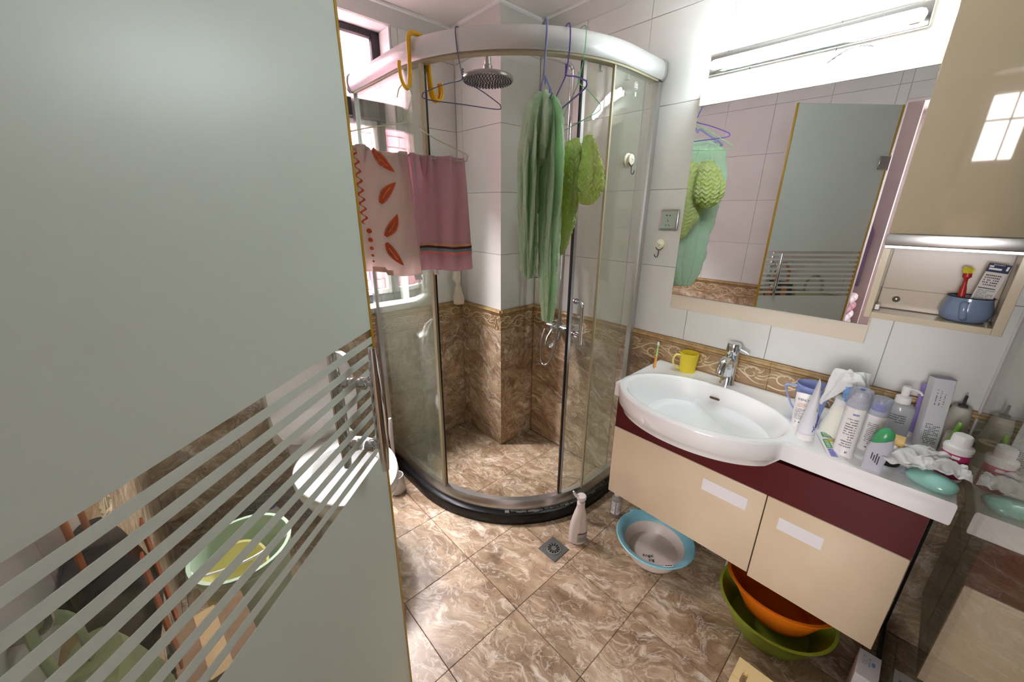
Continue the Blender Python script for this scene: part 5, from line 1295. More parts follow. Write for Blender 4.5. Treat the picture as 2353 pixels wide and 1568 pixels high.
x, y = 1.490, -0.163
t = thing('pink_bottle', 'small white capped bottle with a magenta label by the glass partition', 'bottle', (x, y, ZC), face_cam(x, y))
bm = B(); lathe(bm, [(0, .0003), (0.026, .0003), (0.0275, 0.003), (0.0275, 0.082), (0.026, 0.090), (0.018, 0.094), (0, 0.094)], 36); bo = obj('body', bm, 'white_plastic', t)
bm = B(); lathe(bm, [(0, .0945), (0.0285, .0895), (0.0295, 0.094), (0.0285, 0.100), (0.020, 0.104), (0.0195, 0.128), (0.017, 0.132), (0, 0.132)], 36); obj('cap', bm, 'white_plastic', t)
mp_ = cylmap(0.0275)
bm = B(); patch(bm, mp_, -1.7, 1.5, 0.010, 0.082, 24, 4, 0.0004); lb = obj('label', bm, mat('magenta_label', (178, 52, 104), 0.4), bo)
bm = B(); patch(bm, mp_, 0.15, 1.1, 0.034, 0.056, 8, 2, 0.0008); patch(bm, mp_, -0.2, 0.35, 0.070, 0.078, 4, 1, 0.0008); patch(bm, mp_, -1.45, -0.75, 0.030, 0.072, 6, 1, 0.0008); obj('white_panel', bm, 'white_label', lb)
bm = B(); dashes(bm, mp_, 1.05, 0.3, 0.054, 0.038, 2, 5, 0.7, 61, 0.0011); obj('blue_print', bm, 'ink_blue', lb)
bm = B(); q = [mp_(0.05 + 0.22 * math.cos(k * PI / 8), 0.030 + 0.0045 * math.sin(k * PI / 8)) for k in range(16)]; bm.faces.new([bm.verts.new(Vector(p) + Vector(n) * 0.001) for p, n in q]); obj('yellow_oval', bm, 'ink_yellow', lb)
bm = B(); dashes(bm, mp_, -0.8, -1.4, 0.070, 0.032, 6, 8, .4, 62, .0011); obj('small_print', bm, 'ink', lb)

x, y = 1.697, -0.160
t = thing('nozzle_bottle', 'dull white bottle with a dark thin nozzle in the counter corner', 'bottle', (x, y, ZC), face_cam(x, y))
bm = B(); lathe(bm, [(0, .0003), (0.033, .0003), (0.035, 0.004), (0.034, 0.05), (0.026, 0.085), (0.026, 0.10), (0.024, 0.12), (0.020, 0.142), (0, 0.143)], 32); obj('body', bm, mat('dull_white', (206, 200, 188), 0.5), t)
bm = B(); lathe(bm, [(0, .1435), (0.011, .1435), (0.010, 0.148), (0.0035, 0.150), (0.003, 0.178), (0, 0.179)], 16); obj('nozzle', bm, 'ink', t)
x, y = 1.640, -0.168
t = thing('tape_roll', 'short off white paper roll standing behind the green tube', 'roll', (x, y, ZC))
bm = B(); lathe(bm, [(0.010, 0.0003), (0.026, 0.0003), (0.026, 0.075), (0.010, 0.075)], 32)
bmesh.ops.remove_doubles(bm, verts=bm.verts, dist=1e-6); obj('roll', bm, mat('roll_paper', (200, 192, 172), 0.8), t)

x, y = 1.392, -0.132
t = thing('wrapped_soap', 'pale teal soap bar in clear film at the counter corner', 'soap', (x, y, ZC), face_cam(x, y, 1.35))
bm = B(); loops = []
for j in range(13):
    f = j / 12; q = math.sin(PI * (0.04 + 0.92 * f)) ** 0.6; z = 0.0005 + 0.044 * f
    loops.append([((0.050 * q) * math.copysign(abs(math.cos(2 * PI * i / 36)) ** 0.7, math.cos(2 * PI * i / 36)), (0.036 * q) * math.copysign(abs(math.sin(2 * PI * i / 36)) ** 0.7, math.sin(2 * PI * i / 36)), z) for i in range(36)])
loft(bm, loops); obj('bar', bm, mat('teal_soap', (146, 202, 190), 0.15, coat=0.6), t)
bm = B(); crumple(bm, (-0.054, 0.0, 0.014), 0.010, (1.0, 1.4, 0.9), 7, 3, 0.5); obj('film_end', bm, M['clear_cap'], t)
ts = thing('crumpled_tissue', 'crumpled white tissue lying on the teal soap', 'tissue', (1.430, -0.102, ZC + 0.040))
bm = B()
def crump(u, v):
    x = (u - .5); y = (v - .5); q = Vector((x * 3.2, y * 3.2, 1.7))
    n1 = noise.noise(q); n2 = noise.noise(q * 2.3 + Vector((5, 0, 0))); n3 = noise.noise(q * 5)
    fold = abs(math.sin(x * 6.0 + 2.2 * n1)) * 0.015 + abs(math.sin(y * 6.5 + x * 4 + 2 * n2)) * 0.009
    r = math.hypot(x, y)
    return Vector((x * 0.115 + 0.016 * n2, y * 0.165 + 0.018 * n1, 0.014 + fold + 0.006 * n3 - 0.05 * max(0, r - 0.36)))
grid(bm, crump, 60, 60, 0.0006); obj('sheet', bm, 'tissue', ts, 50)
ts.rotation_euler = (0, 0, math.radians(20))

# ================================================================== in the cabinet niche
x, y = 1.660, -0.090; zn = 1.2045
t = thing('enamel_pot', 'blue grey enamel mug with a black rim in the cabinet niche', 'mug', (x, y, zn), face_cam(x, y))
bm = B(); lathe(bm, [(0, .0003), (0.036, .0003), (0.047, 0.008), (0.0515, 0.024), (0.050, 0.042), (0.0455, 0.058), (0.0445, 0.068), (0.0435, 0.068), (0.0440, 0.058), (0.048, 0.040), (0.046, 0.012), (0, 0.006)], 44); obj('body', bm, mat('blue_enamel', (120, 138, 168), 0.18, coat=0.4), t)
bm = B(); tube(bm, [(0.0447 * math.cos(2 * PI * k / 40), 0.0447 * math.sin(2 * PI * k / 40), 0.069) for k in range(40)], 0.0014, 6, closed=True); obj('rim', bm, 'black', t)
bm = B(); tube(bm, smooth_pts([(0.048, -0.004, 0.056), (0.060, -0.006, 0.056), (0.066, -0.004, 0.040), (0.062, 0.0, 0.020), (0.049, 0.002, 0.012)], 5), 0.0055, 10, (1.3, .8)); obj('handle', bm, bpy.data.materials['blue_enamel'], t)
t = thing('small_brush', 'red handled brush with yellow bristles standing in the enamel mug', 'brush', (1.652, -0.072, zn + 0.016))
bm = B(); tube(bm, [(0.0, -0.004, 0.0), (0.002, 0, 0.05), (0.002, 0.002, 0.075), (0.002, 0.002, 0.085), (0.002, 0.003, 0.100), (0.002, 0.003, 0.106), (0.002, 0.004, 0.116)], [0.006, 0.008, 0.0065, 0.004, 0.004, 0.009, 0.0085], 14); obj('handle', bm, mat('red_plastic', (176, 34, 36), 0.35), t)
bm = B(); rg = random.Random(9)
for k in range(70):
    a, r = rg.uniform(0, 6.28), 0.008 * math.sqrt(rg.random()); x_, y_ = 0.002 + r * math.cos(a), 0.004 + r * math.sin(a)
    tube(bm, [(x_, y_, 0.114), (x_ * 1.2 + rg.uniform(-.003, .003), y_ * 1.5 + rg.uniform(-.003, .003), 0.130 + rg.uniform(-.003, .003))], 0.0007, 4)
obj('bristles', bm, mat('yellow_bristle', (236, 222, 60), 0.5), t)['kind'] = 'stuff'
t = thing('card_pack', 'slim white blister card with a navy header in the enamel mug', 'card', (1.660, -0.104, zn + 0.012), face_cam(1.66, -0.104, 0.1))
t.rotation_euler = (math.radians(-6), math.radians(2), face_cam(1.66, -0.104, 0.1))
bm = B(); box(bm, -0.0008, 0.0008, -0.020, 0.020, 0.0, 0.128, 0.0003); cb = obj('card', bm, mat('card_white', (214, 210, 206), 0.5), t)
mc = planemap(plane_mtx((0.0008, 0, 0), (0, 1, 0), (0, 0, 1)))
bm = B(); patch(bm, mc, -0.020, 0.020, 0.128, 0.150, 1, 1); box(bm, -0.0008, 0.0008, -0.020, 0.020, 0.1282, 0.150, 0.0003); obj('header', bm, 'ink_navy', t)
bm = B(); patch(bm, mc, -0.017, 0.006, 0.134, 0.139, 1, 1, 0.0006); patch(bm, mc, -0.018, -0.010, 0.141, 0.145, 1, 1, .0006); patch(bm, mc, 0.013, 0.017, 0.135, 0.146, 1, 1, .0006); dashes(bm, mc, 0.008, -0.012, 0.149, 0.146, 1, 7, .6, 71, .0006); obj('header_print', bm, 'white_label', t)
bm = B(); dashes(bm, mc, -0.016, 0.012, 0.122, 0.090, 5, 8, 0.5, 72); patch(bm, mc, -0.018, 0.014, 0.083, 0.0855, 1, 1); dashes(bm, mc, -0.016, 0.016, 0.080, 0.050, 8, 14, 0.4, 73); obj('small_print', bm, 'ink', cb)

# ================================================================== on the floor
t = thing('floor_drain', 'square steel floor drain set in the tiles by the kerb', 'drain', (1.092, 0.880, 0.0))
bm = B(); box(bm, -0.051, 0.051, -0.051, 0.051, 0.0005, 0.0035, 0.001); obj('plate', bm, mat('drain_steel', (122, 124, 122), 0.4, 0.9), t)
bm = B(); lathe(bm, [(0, 0.0036), (0.034, 0.0036), (0.0345, 0.0062), (0.031, 0.0066), (0.0305, 0.0050), (0, 0.0050)], 36); g_ = obj('grate', bm, 'steel', t)
bm = B()
for k in range(12):
    a = 2 * PI * k / 12; c_, s_ = math.cos(a), math.sin(a)
    prism(bm, [(x * c_ - y * s_, x * s_ + y * c_) for x, y in ((0.012, -0.0018), (0.026, -0.0042), (0.0285, 0), (0.026, 0.0042), (0.012, 0.0018))], 0.0006, Matrix.Translation((0, 0, 0.0051)))
obj('slots', bm, 'black', g_)

x, y = 1.215, 0.838
t = thing('shampoo_bottle', 'white pump bottle with a thumb hollow standing on the floor tiles', 'bottle', (x, y, 0.0003), face_cam(x, y, 0.35))
bm = B(); loops = []
for z, a, b, o_ in ((0.0003, 0.026, 0.036, 0), (0.004, 0.030, 0.041, 0), (0.04, 0.032, 0.043, 0), (0.09, 0.031, 0.042, 0), (0.13, 0.028, 0.036, 0.001), (0.165, 0.023, 0.028, 0.002), (0.190, 0.0185, 0.021, 0.003), (0.198, 0.0165, 0.0175, 0.003)):
    ring = []
    for i in range(44):
        an = 2 * PI * i / 44; px_, py_ = a * math.cos(an), b * math.sin(an)
        dent = math.exp(-((z - 0.125) / 0.03) ** 2) * math.exp(-((an - 0.35) / 0.45) ** 2) * 0.010
        ring.append((px_ - dent * math.cos(an), py_ - dent * math.sin(an) + o_, z))
    loops.append(ring)
loft(bm, loops); bo = obj('body', bm, 'milk_plastic', t)
bm = B(); lathe(bm, [(0, 0.1985), (0.0185, 0.1985), (0.0185, 0.222), (0.015, 0.226), (0, 0.226)], 28, (0, 0.003, 0)); obj('collar', bm, 'milk_plastic', t)
bm = B(); lathe(bm, [(0, 0.2265), (0.006, 0.2265), (0.006, 0.238), (0.021, 0.243), (0.0225, 0.256), (0.020, 0.260), (0, 0.261)], 28, (0, 0.003, 0)); tube(bm, smooth_pts([(0, -0.012, 0.254), (-0.004, -0.026, 0.264), (-0.006, -0.032, 0.276), (-0.004, -0.036, 0.284)], 4), [0.008] * 4 + [0.006] * 4 + [0.004] * 5, 8); obj('pump', bm, 'white_plastic', t)
def oval(u, v): return Vector((0.0318 * math.cos(u), 0.0428 * math.sin(u), v)), Vector((math.cos(u), math.sin(u), 0))
bm = B(); patch(bm, oval, -0.35, 0.95, 0.018, 0.066, 10, 3, 0.0006); lb = obj('label', bm, mat('label_grey', (190, 184, 180), 0.5), bo)
bm = B(); dashes(bm, oval, -0.2, 0.9, 0.048, 0.022, 7, 14, 0.4, 81, 0.0012); obj('small_print', bm, 'ink', lb)
bm = B(); patch(bm, oval, -0.3, 0.9, 0.064, 0.068, 8, 1, 0.0012); obj('blue_band', bm, 'ink_navy', lb)
bm = B(); patch(bm, oval, -0.2, 0.1, 0.0685, 0.072, 4, 1, 0.0012); obj('red_flag', bm, mat('ink_red', (200, 60, 60), .5), lb)
bm = B(); dashes(bm, lambda u, v: (Vector((0.026 * math.cos(u), 0.036 * math.sin(u), v)), Vector((math.cos(u), math.sin(u), 0))), 0.75, 1.2, 0.134, 0.128, 1, 6, 0.7, 82, 0.0006); obj('grey_name', bm, 'ink', bo)

x, y = 1.492, 0.812
t = thing('clear_bottle', 'small clear bottle with white labels on the floor under the vanity', 'bottle', (x, y, 0.0003), face_cam(x, y))
bm = B(); lathe(bm, [(0, .0003), (0.024, .0003), (0.026, 0.004), (0.026, 0.105), (0.021, 0.116), (0.013, 0.120), (0, 0.120)], 36); bo = obj('body', bm, plastic_clear('clear_bottle', (214, 210, 206), 0.35), t)
bm = B(); lathe(bm, [(0, .1205), (0.0135, .1205), (0.0135, 0.140), (0.010, 0.145), (0, 0.146)], 24); obj('cap', bm, 'milk_plastic', t)
mp_ = cylmap(0.026)
bm = B(); patch(bm, mp_, 0.12, 1.2, 0.02, 0.094, 10, 1, .0005); patch(bm, mp_, -0.95, -0.12, 0.02, 0.094, 10, 1, .0005); lb = obj('label', bm, 'white_label', bo)
bm = B(); dashes(bm, mp_, 0.25, 1.1, 0.09, 0.03, 11, 6, 0.5, 91, 0.0009); dashes(bm, mp_, -0.9, -0.2, 0.09, 0.03, 11, 6, .5, 92, .0009); obj('small_print', bm, 'ink', lb)

def basin_shell(bm, r0, r1, h, lip, th=0.0025, n=56):
    lathe(bm, [(0, 0.0003), (r0, 0.0003), (r0 + 0.004, 0.004), (r1, h - 0.004), (r1 + lip, h - 0.002), (r1 + lip, h), (r1 - 0.002, h), (r1 - th - .001, h - 0.006), (r0 - 0.001, 0.006), (0, 0.0045)], n)
# small white and blue wash basin
x, y = 1.412, 0.560
t = thing('blue_rim_basin', 'small white washbowl with a broad pale blue rim under the vanity', 'basin', (x, y, 0.0))
bm = B(); lathe(bm, [(0, 0.0003), (0.100, 0.0003), (0.110, 0.005), (0.126, 0.050), (0.130, 0.066), (0.127, 0.066), (0.122, 0.050), (0.106, 0.022), (0.095, 0.018), (0, 0.017)], 60); bo = obj('bowl', bm, mat('bowl_white', (228, 216, 206), 0.3), t)
bm = B(); lathe(bm, [(0.1275, 0.0665), (0.133, 0.0665), (0.154, 0.080), (0.166, 0.092), (0.169, 0.096), (0.165, 0.099), (0.152, 0.095), (0.132, 0.077)], 60); 
obj('rim', bm, mat('rim_blue', (142, 204, 220), 0.35), t)
bm = B(); loops = []
aa = math.radians(62); box(bm, 0.155, 0.182, -0.022, 0.022, 0.090, 0.097, 0.005, 2); bmesh.ops.rotate(bm, verts=bm.verts, cent=(0, 0, 0), matrix=Matrix.Rotation(aa, 3, 'Z')); obj('grip_tab', bm, bpy.data.materials['rim_blue'], t)
ang = math.atan2(-y, -x) + 0.35
rt = Vector((math.cos(ang + PI / 2), math.sin(ang + PI / 2), 0)); fw_ = Vector((-math.cos(ang), -math.sin(ang), 0))
mt = plane_mtx((0.045 * math.cos(ang) - 0.02 * rt.x, 0.045 * math.sin(ang) - 0.02 * rt.y, 0.0190), rt, fw_)
bm = text_bm('Angel', 0.021, mt @ Matrix.Translation((-0.01, 0.012, 0))); text_bm('pig', 0.021, mt @ Matrix.Translation((0.0, -0.010, 0)), bm=bm); obj('lettering', bm, 'ink', bo)
an2 = ang + 0.12; c_, s_ = math.cos(an2), math.sin(an2)
mt2 = plane_mtx((0.152 * c_, 0.152 * s_, 0.0960), (-s_, c_, 0), (-c_ * 0.9, -s_ * 0.9, -0.44))
bm = B(); prism(bm, [(0.022 * math.cos(k * PI / 12), 0.010 * math.sin(k * PI / 12)) for k in range(24)], 0.0018, mt2); bd_ = obj('badge', bm, 'white_label', t)
bm = B()
for k in (-1, 0, 1): 
    prism(bm, [(k * 0.010 + a, b) for a, b in ((-.0035, -.0035), (.0035, -.0035), (.0035, .0035), (-.0035, .0035))], 0.0006, mt2 @ Matrix.Translation((0, 0, 0.0019)))
obj('badge_characters', bm, 'ink', bd_)

M['green_plastic'] = mat('green_plastic', (140, 160, 52), 0.35); M['orange_plastic'] = mat('orange_plastic', (232, 122, 22), 0.35)
t = thing('green_basin', 'olive green plastic basin under the orange one below the drawers', 'basin', (1.440, 0.098, 0.0))
bm = B(); basin_shell(bm, 0.125, 0.178, 0.120, 0.008); obj('shell', bm, 'green_plastic', t)
t = thing('orange_basin', 'bright orange plastic basin tilted inside the green one', 'basin', (1.470, 0.092, 0.052))
t.rotation_euler = (math.radians(-3), math.radians(5), 0)
bm = B(); basin_shell(bm, 0.105, 0.170, 0.128, 0.010); obj('shell', bm, 'orange_plastic', t)

# wooden stool whose top pokes into the frame
t = thing('wooden_stool', 'small pale pine stool with a hand slot in the foreground', 'stool', (0.945, -0.030, 0.0))
M['pine'] = wood('pine', (226, 198, 140), (206, 170, 106), 1)
bm = B()
hx, hy = 0.125, 0.144
slot = [(0.078 + 0.013 * math.cos(PI * k / 8 + PI / 2) * 0 + 0.011 * math.sin(a), 0.118 + 0.0) for k, a in enumerate([0])]
# top as a ring of quads round the slot
ns = 32; so_ = []; oo = []
for k in range(ns):
    a = 2 * PI * k / ns; sxx = 0.070 + 0.024 * math.copysign(abs(math.cos(a)) ** 0.6, math.cos(a)); syy = 0.116 + 0.0075 * math.copysign(abs(math.sin(a)) ** 0.8, math.sin(a))
    so_.append((sxx, syy))
    dx, dy = math.cos(a), math.sin(a)
    tt = min([q for q in (((hx - 0.070) / dx if dx > 1e-6 else 9), ((-hx - 0.070) / dx if dx < -1e-6 else 9), ((hy - 0.116) / dy if dy > 1e-6 else 9), ((-hy - 0.116) / dy if dy < -1e-6 else 9))])
    oo.append((0.070 + dx * tt, 0.116 + dy * tt))
for cxr, cyr in ((hx, hy), (-hx, hy), (-hx, -hy), (hx, -hy)):
    i = min(range(ns), key=lambda k: (oo[k][0] - cxr) ** 2 + (oo[k][1] - cyr) ** 2); oo[i] = (cxr, cyr)
loft(bm, [[p + (0.182,) for p in so_], [p + (0.182,) for p in oo], [p + (0.200,) for p in oo], [p + (0.200,) for p in so_], [p + (0.182,) for p in so_]], False)
bmesh.ops.remove_doubles(bm, verts=bm.verts, dist=1e-6); obj('seat', bm, 'pine', t, 30)
for sx_ in (-1, 1):
    for sy_ in (-1, 1):
        bm = B(); box(bm, sx_ * 0.095 - 0.014, sx_ * 0.095 + 0.014, sy_ * 0.100 - 0.014, sy_ * 0.100 + 0.014, 0.0005, 0.1815, 0.002); obj('leg', bm, 'pine', t)
for sx_ in (-1, 1):
    bm = B(); box(bm, sx_ * 0.095 - 0.008, sx_ * 0.095 + 0.008, -0.0855, 0.0855, 0.070, 0.095, 0.002); obj('stretcher', bm, 'pine', t)

t = thing('paper_box', 'pale grey product carton on the floor by the glass partition', 'box', (1.350, -0.160, 0.0))
bm = B(); box(bm, -0.052, 0.052, -0.026, 0.026, 0.0005, 0.180, 0.001); cb = obj('carton', bm, mat('grey_card', (206, 204, 204), 0.5), t)
bm = B(); mf = planemap(plane_mtx((0, 0, 0.180), (0, -1, 0), (1, 0, 0))); dashes(bm, mf, -0.016, -0.002, 0.035, -0.005, 5, 3, 0.5, 95); obj('grey_print', bm, mat('ink_pale', (160, 162, 170), .6), cb)
bm = B(); patch(bm, mf, 0.006, 0.014, 0.004, 0.020, 1, 1); dashes(bm, mf, -0.002, 0.004, 0.03, -0.005, 8, 1, .5, 96); obj('blue_print', bm, mat('ink_sky', (106, 138, 196), .6), cb)
t = thing('yellow_pouch', 'bright yellow folded pouch beside the pale carton', 'pouch', (1.262, -0.138, 0.0))
bm = B(); prism(bm, [(-0.028, 0.0005), (0.028, 0.0005), (0.018, 0.10), (0.0, 0.150), (-0.014, 0.10)], 0.012, plane_mtx((0, 0, 0), (0.6, -0.8, 0), (0, 0, 1))); obj('pouch', bm, mat('yellow_film', (236, 206, 30), 0.35), t)

# ================================================================== behind the glass door
TX = 0.442
t = thing('toilet', 'white ceramic toilet with its lid up, behind the glass door', 'toilet', (TX, 2.06, 0.0))
bm = B(); loops = []
for z, a, b, cy in ((0.001, 0.118, 0.250, -0.40), (0.02, 0.120, 0.255, -0.40), (0.12, 0.112, 0.235, -0.42), (0.22, 0.130, 0.245, -0.45), (0.31, 0.185, 0.275, -0.49), (0.365, 0.205, 0.29, -0.50), (0.390, 0.207, 0.292, -0.50), (0.396, 0.200, 0.286, -0.50), (0.390, 0.140, 0.215, -0.53), (0.33, 0.120, 0.185, -0.53), (0.24, 0.075, 0.110, -0.50), (0.20, 0.03, 0.05, -0.48)):
    loops.append([(a * math.cos(2 * PI * i / 48), cy + b * math.sin(2 * PI * i / 48) * (1.0 if math.sin(2 * PI * i / 48) < 0 else 0.9), z) for i in range(48)])
loft(bm, loops); obj('bowl', bm, 'ceramic', t, 60)
bm = B(); loops = []
for z, q in ((0.3975, 1.0), (0.404, 1.03), (0.414, 1.03), (0.418, 1.0)):
    loops.append([(0.198 * q * math.cos(2 * PI * i / 48), -0.50 + 0.282 * q * math.sin(2 * PI * i / 48) * (1 if math.sin(2 * PI * i / 48) < 0 else .85), z) for i in range(48)])
for z, q in ((0.417, 0.70), (0.398, 0.70)):
    loops.append([(0.198 * q * math.cos(2 * PI * i / 48), -0.52 + 0.282 * q * math.sin(2 * PI * i / 48) * (1 if math.sin(2 * PI * i / 48) < 0 else .85), z) for i in range(48)])
loops.append(loops[0]); loft(bm, loops, False); bmesh.ops.remove_doubles(bm, verts=bm.verts, dist=1e-6); obj('seat', bm, 'white_plastic', t, 60)
bm = B(); loops = []
for i in range(2):
    y0 = -0.212 if i == 0 else -0.192
    ring = []
    for k in range(48):
        a = 2 * PI * k / 48; zz = 0.625 + 0.212 * math.copysign(abs(math.sin(a)) ** (0.75), math.sin(a)); ring.append((0.196 * math.copysign(abs(math.cos(a)) ** 0.5, math.cos(a)), y0 + (zz - 0.42) * 0.14, zz))
    loops.append(ring)
loft(bm, loops); obj('lid', bm, 'white_plastic', t, 50)
bm = B(); box(bm, -0.195, 0.195, -0.125, 0.012, 0.40, 0.745, 0.020, 3); obj('tank', bm, 'ceramic', t)
bm = B(); box(bm, -0.205, 0.205, -0.133, 0.014, 0.746, 0.778, 0.010, 2); tl_ = obj('tank_lid', bm, 'ceramic', t)
bm = B(); lathe(bm, [(0, .7785), (0.020, .7785), (0.018, .785), (0, .786)], 20, (0, -0.06, 0)); obj('flush_button', bm, 'chrome', tl_)
bm = B(); box(bm, -0.15, 0.15, -0.215, -0.135, 0.33, 0.395, 0.012, 2)
for sx_ in (-1, 1): cyl(bm, (sx_ * 0.075, -0.225, 0.412), (sx_ * 0.075, -0.195, 0.412), 0.014)
obj('hinge_block', bm, 'ceramic', t)

t = thing('toilet_brush', 'white toilet brush standing between the toilet and the shower', 'brush', (0.742, 1.735, 0.0))
bm = B(); lathe(bm, [(0, .0005), (0.045, .0005), (0.048, .006), (0.040, .10), (0.036, .10), (0.040, .010), (0, .008)], 28); obj('holder', bm, 'white_plastic', t)
bm = B(); tube(bm, [(0, 0, 0.012), (0, 0, 0.26), (-0.003, 0, 0.36), (0.002, 0, 0.44), (0, 0, 0.455)], [0.008, 0.008, 0.011, 0.010, 0.007], 12); obj('handle', bm, 'milk_plastic', t)

t = thing('pale_green_bucket', 'pale green plastic bucket behind the glass door', 'bucket', (0.022, 1.452, 0.0))
bm = B(); basin_shell(bm, 0.112, 0.148, 0.335, 0.010); obj('shell', bm, mat('pale_green', (186, 206, 186), 0.35), t)
bm = B()
for z in (0.30, 0.315): tube(bm, [(0.1475 * math.cos(2 * PI * k / 48), 0.1475 * math.sin(2 * PI * k / 48), z) for k in range(48)], 0.004, 6, closed=True)
obj('rib', bm, bpy.data.materials['pale_green'], t)
bm = B(); tube(bm, smooth_pts([(-0.15, 0.0, 0.325), (-0.12, -0.06, 0.335), (0, -0.10, 0.345), (0.12, -0.06, 0.335), (0.15, 0.0, 0.325)], 6), 0.0045, 8); obj('bail', bm, 'white_plastic', t)
t = thing('yellow_bowl', 'pale yellow plastic bowl tipped inside the green bucket', 'bowl', (0.006, 1.448, 0.198)); t.rotation_euler = (math.radians(24), math.radians(-14), 0)
bm = B(); basin_shell(bm, 0.055, 0.098, 0.085, 0.006); obj('shell', bm, mat('pale_yellow', (218, 208, 140), 0.4), t)

t = thing('cleaner_bottle', 'white cleaner bottle with a blue cap beside the toilet', 'bottle', (0.165, 1.78, 0.0))
bm = B(); lathe(bm, [(0, .0005), (0.036, .0005), (0.040, .006), (0.040, .15), (0.022, .19), (0.016, .20), (0, .20)], 28, sy=.75); bo = obj('body', bm, 'white_plastic', t)
bm = B(); patch(bm, cylmap(0.0401, rf=None), -2.4, -0.8, 0.05, 0.13, 10, 1, -0.002); obj('label', bm, 'ink_green', bo)
bm = B(); lathe(bm, [(0, .2005), (0.017, .2005), (0.017, .23), (0.008, .245), (0, .246)], 20); obj('cap', bm, 'ink_blue', t)

# bags hung on pegs on the wall behind the open door
def bag(name, label, y0, y1, zt, zb, depth, m, hm, hz):
    t = thing(name, label, 'bag', (XL + 0.005, (y0 + y1) / 2, zb)); w = (y1 - y0) / 2; h = zt - zb
    bm = B(); loops = []
    for j in range(13):
        f = j / 12; d = depth * (0.35 + 0.65 * math.sin(PI * min(1, (1 - f) * 0.9 + 0.12))) ; ww = w * (0.92 + 0.08 * math.sin(PI * f))
        ring = []
        for i in range(40):
            a = 2 * PI * i / 40; x_ = d * 0.5 * (1 + math.copysign(abs(math.cos(a)) ** 0.8, math.cos(a))); y_ = ww * math.copysign(abs(math.sin(a)) ** 0.6, math.sin(a))
            x_ = max(0.001, x_ + 0.008 * noise.noise(Vector((a * 1.5, f * 5, y0 * 9))) * (1 if x_ > 0.01 else 0)); ring.append((x_, y_, f * h))
        loops.append(ring)
    loft(bm, loops); bo = obj('body', bm, m, t, 60)
    bm = B(); tube(bm, smooth_pts([(depth * .3, -w * .5, h - .01), (depth * .3, -w * .45, h + hz * .6), (0.012, 0, h + hz), (depth * .3, w * .45, h + hz * .6), (depth * .3, w * .5, h - .01)], 6), 0.006, 8, (1.6, .7)); obj('strap', bm, hm, t)
    return t, bo, w, h, depth
t, bo, w, h, dp = bag('shopping_bag', 'pale green cloth bag with black squiggles hung behind the door', 0.47, 0.68, 0.93, 0.60, 0.09, mat('sage_cloth', (170, 186, 142), 0.9, bump=(200, .4)), mat('sage_strap', (150, 166, 128), 0.9), 0.12)
bm = B()
for yy, zz in ((-0.05, 0.22), (0.04, 0.12), (-0.03, 0.06), (0.05, 0.25)):
    tube(bm, smooth_pts([(dp + 0.003, yy - 0.02, zz), (dp + 0.003, yy - 0.008, zz + 0.022), (dp + 0.003, yy + 0.004, zz - 0.004), (dp + 0.003, yy + 0.02, zz + 0.014)], 5), 0.0028, 6)
obj('squiggle_print', bm, 'ink', bo)
t, bo, w, h, dp = bag('dark_bag', 'dark bag with broad orange straps hung behind the door', 0.70, 0.885, 0.98, 0.66, 0.08, mat('charcoal_cloth', (52, 48, 50), 0.9, bump=(200, .4)), mat('orange_strap', (206, 112, 62), 0.8), 0.14)
bm = B()
for yy in (-0.05, 0.05): box(bm, dp + 0.001, dp + 0.005, yy - 0.018, yy + 0.018, 0.06, h - 0.02, 0.001)
obj('orange_panel', bm, bpy.data.materials['orange_strap'], bo)
for k, (yy, zz) in enumerate(((0.575, 1.05), (0.7925, 1.12))):
    bm = B(); tube(bm, smooth_pts([(0.0006, 0, 0), (0.02, 0, -0.004), (0.03, 0, 0.004), (0.032, 0, 0.018)], 4), 0.004, 8); tag(obj('wall_hook', bm, 'steel', None, 40, (XL, yy, zz - 0.006)), ['steel wall hook holding the pale green bag', 'steel wall hook holding the dark bag'][k], 'hook', 'steel hooks behind the door')
t = thing('storage_box', 'brown cardboard box on the floor behind the door', 'box', (-0.105, 1.14, 0.0), math.radians(4))
bm = B(); box(bm, -0.08, 0.10, -0.13, 0.11, 0.001, 0.33, 0.002); obj('carton', bm, mat('cardboard', (112, 86, 62), 0.8), t)
bm = B(); box(bm, -0.02, 0.03, -0.1305, 0.1105, 0.3305, 0.3312); obj('tape', bm, mat('tape', (170, 140, 100), 0.4), t)

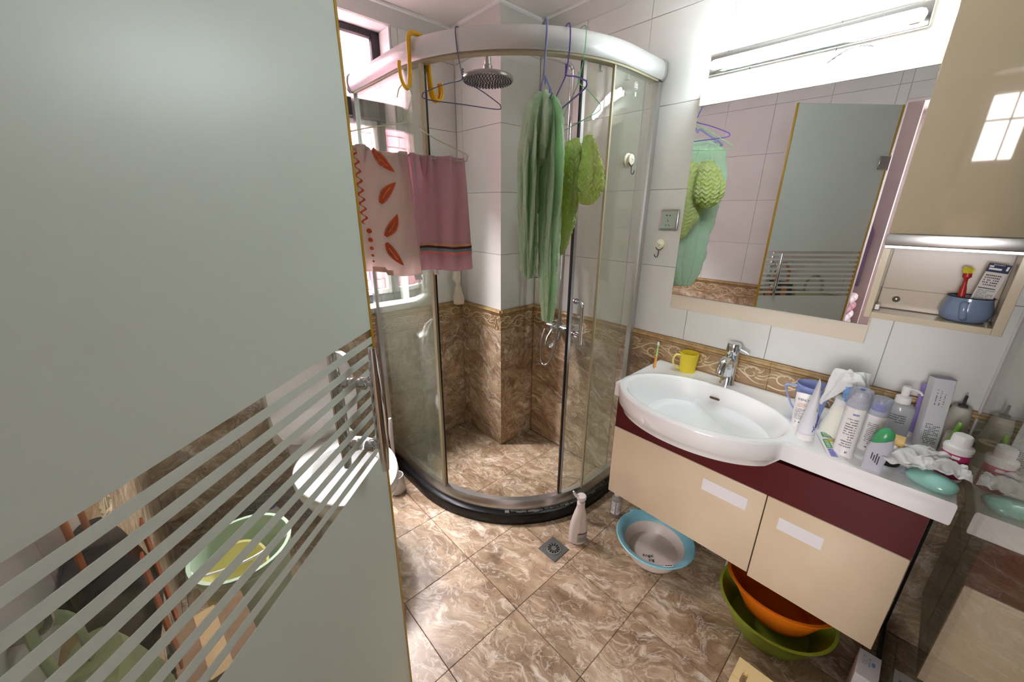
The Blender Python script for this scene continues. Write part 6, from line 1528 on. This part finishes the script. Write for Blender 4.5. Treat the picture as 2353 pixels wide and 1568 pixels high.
# ================================================================== things of the next room, seen in the mirror
bm = B(); box(bm, -1.90, -1.80, 0.40, 1.40, 0, 2.6); struct('wall_next_room_nib', bm, 'pink_wall', 'short pink wall of the next room facing the mirror')
def garment(name, label, y, z, wd, ln, col, seed):
    t = thing(name, label, 'clothing', (-1.795, y, z), 0, 'clothes hung in the next room')
    bm = B(); cloth_lobe(bm, 0.05, 0, [(0.0, 0.01, 0.02, 0, 0), (-0.02, 0.03, wd * .7, 0, 0), (-0.1, 0.04, wd, 0, 0), (-ln * .6, 0.045, wd * .9, 0, 0), (-ln, 0.04, wd * .95, 0, 0), (-ln - 0.005, 0.005, 0.02, 0, 0)], 0.12, seed, 0, 48, 30); obj('cloth', bm, mat(name + '_cloth_%d' % seed, col, 0.9), t, 180)
    bm = B(); tube(bm, [(0.0, 0, 0.03), (0.05, 0, 0.03), (0.05, 0, -0.01)], 0.004, 6); obj('peg', bm, 'steel', t)
garment('hanging_garment', 'lavender garment hung in the next room, seen in the mirror', 0.56, 1.42, 0.09, 0.62, (120, 104, 134), 14)
garment('hanging_garment', 'peach garment hung in the next room, seen in the mirror', 0.78, 1.45, 0.10, 0.70, (214, 178, 164), 15)
garment('hanging_garment', 'brick red garment hung in the next room, seen in the mirror', 0.98, 1.44, 0.09, 0.55, (164, 84, 74), 16)
bt = thing('storage_bench', 'low wooden bench carrying folded quilts in the next room', 'bench', (-1.45, 0.80, 0))
bm = B(); box(bm, -0.30, 0.30, -0.38, 0.38, 0.36, 0.40, 0.004); obj('seat', bm, 'wood_floor', bt)
for sx_ in (-1, 1):
    for sy_ in (-1, 1):
        bm = B(); box(bm, sx_ * .26 - .02, sx_ * .26 + .02, sy_ * .33 - .02, sy_ * .33 + .02, 0.001, 0.3595, .002); obj('leg', bm, 'wood_floor', bt)
for k, (cl, lbl) in enumerate((((196, 180, 190), 'pale lilac folded quilt at the bottom of the pile'), ((226, 220, 226), 'white folded quilt in the middle of the pile'), ((190, 132, 150), 'pink folded quilt second from the top'), ((222, 206, 210), 'cream folded quilt on top of the pile'))):
    t = thing('folded_quilt', lbl, 'quilt', (-1.45, 0.78, 0.4005 + 0.085 * k), 0, 'folded quilts in the next room')
    bm = B(); box(bm, -0.27, 0.27, -0.34, 0.30, 0.0, 0.083, 0.035, 4)
    for v in bm.verts: v.co.x += 0.012 * noise.noise(v.co * 7 + Vector((k, 0, 0))); v.co.y += 0.012 * noise.noise(v.co * 7 + Vector((0, k, 4)))
    obj('quilt', bm, mat('quilt_%d' % k, cl, 0.9, var=(tuple(max(0, c - 40) for c in cl), 14, .45, .6)), t, 60)
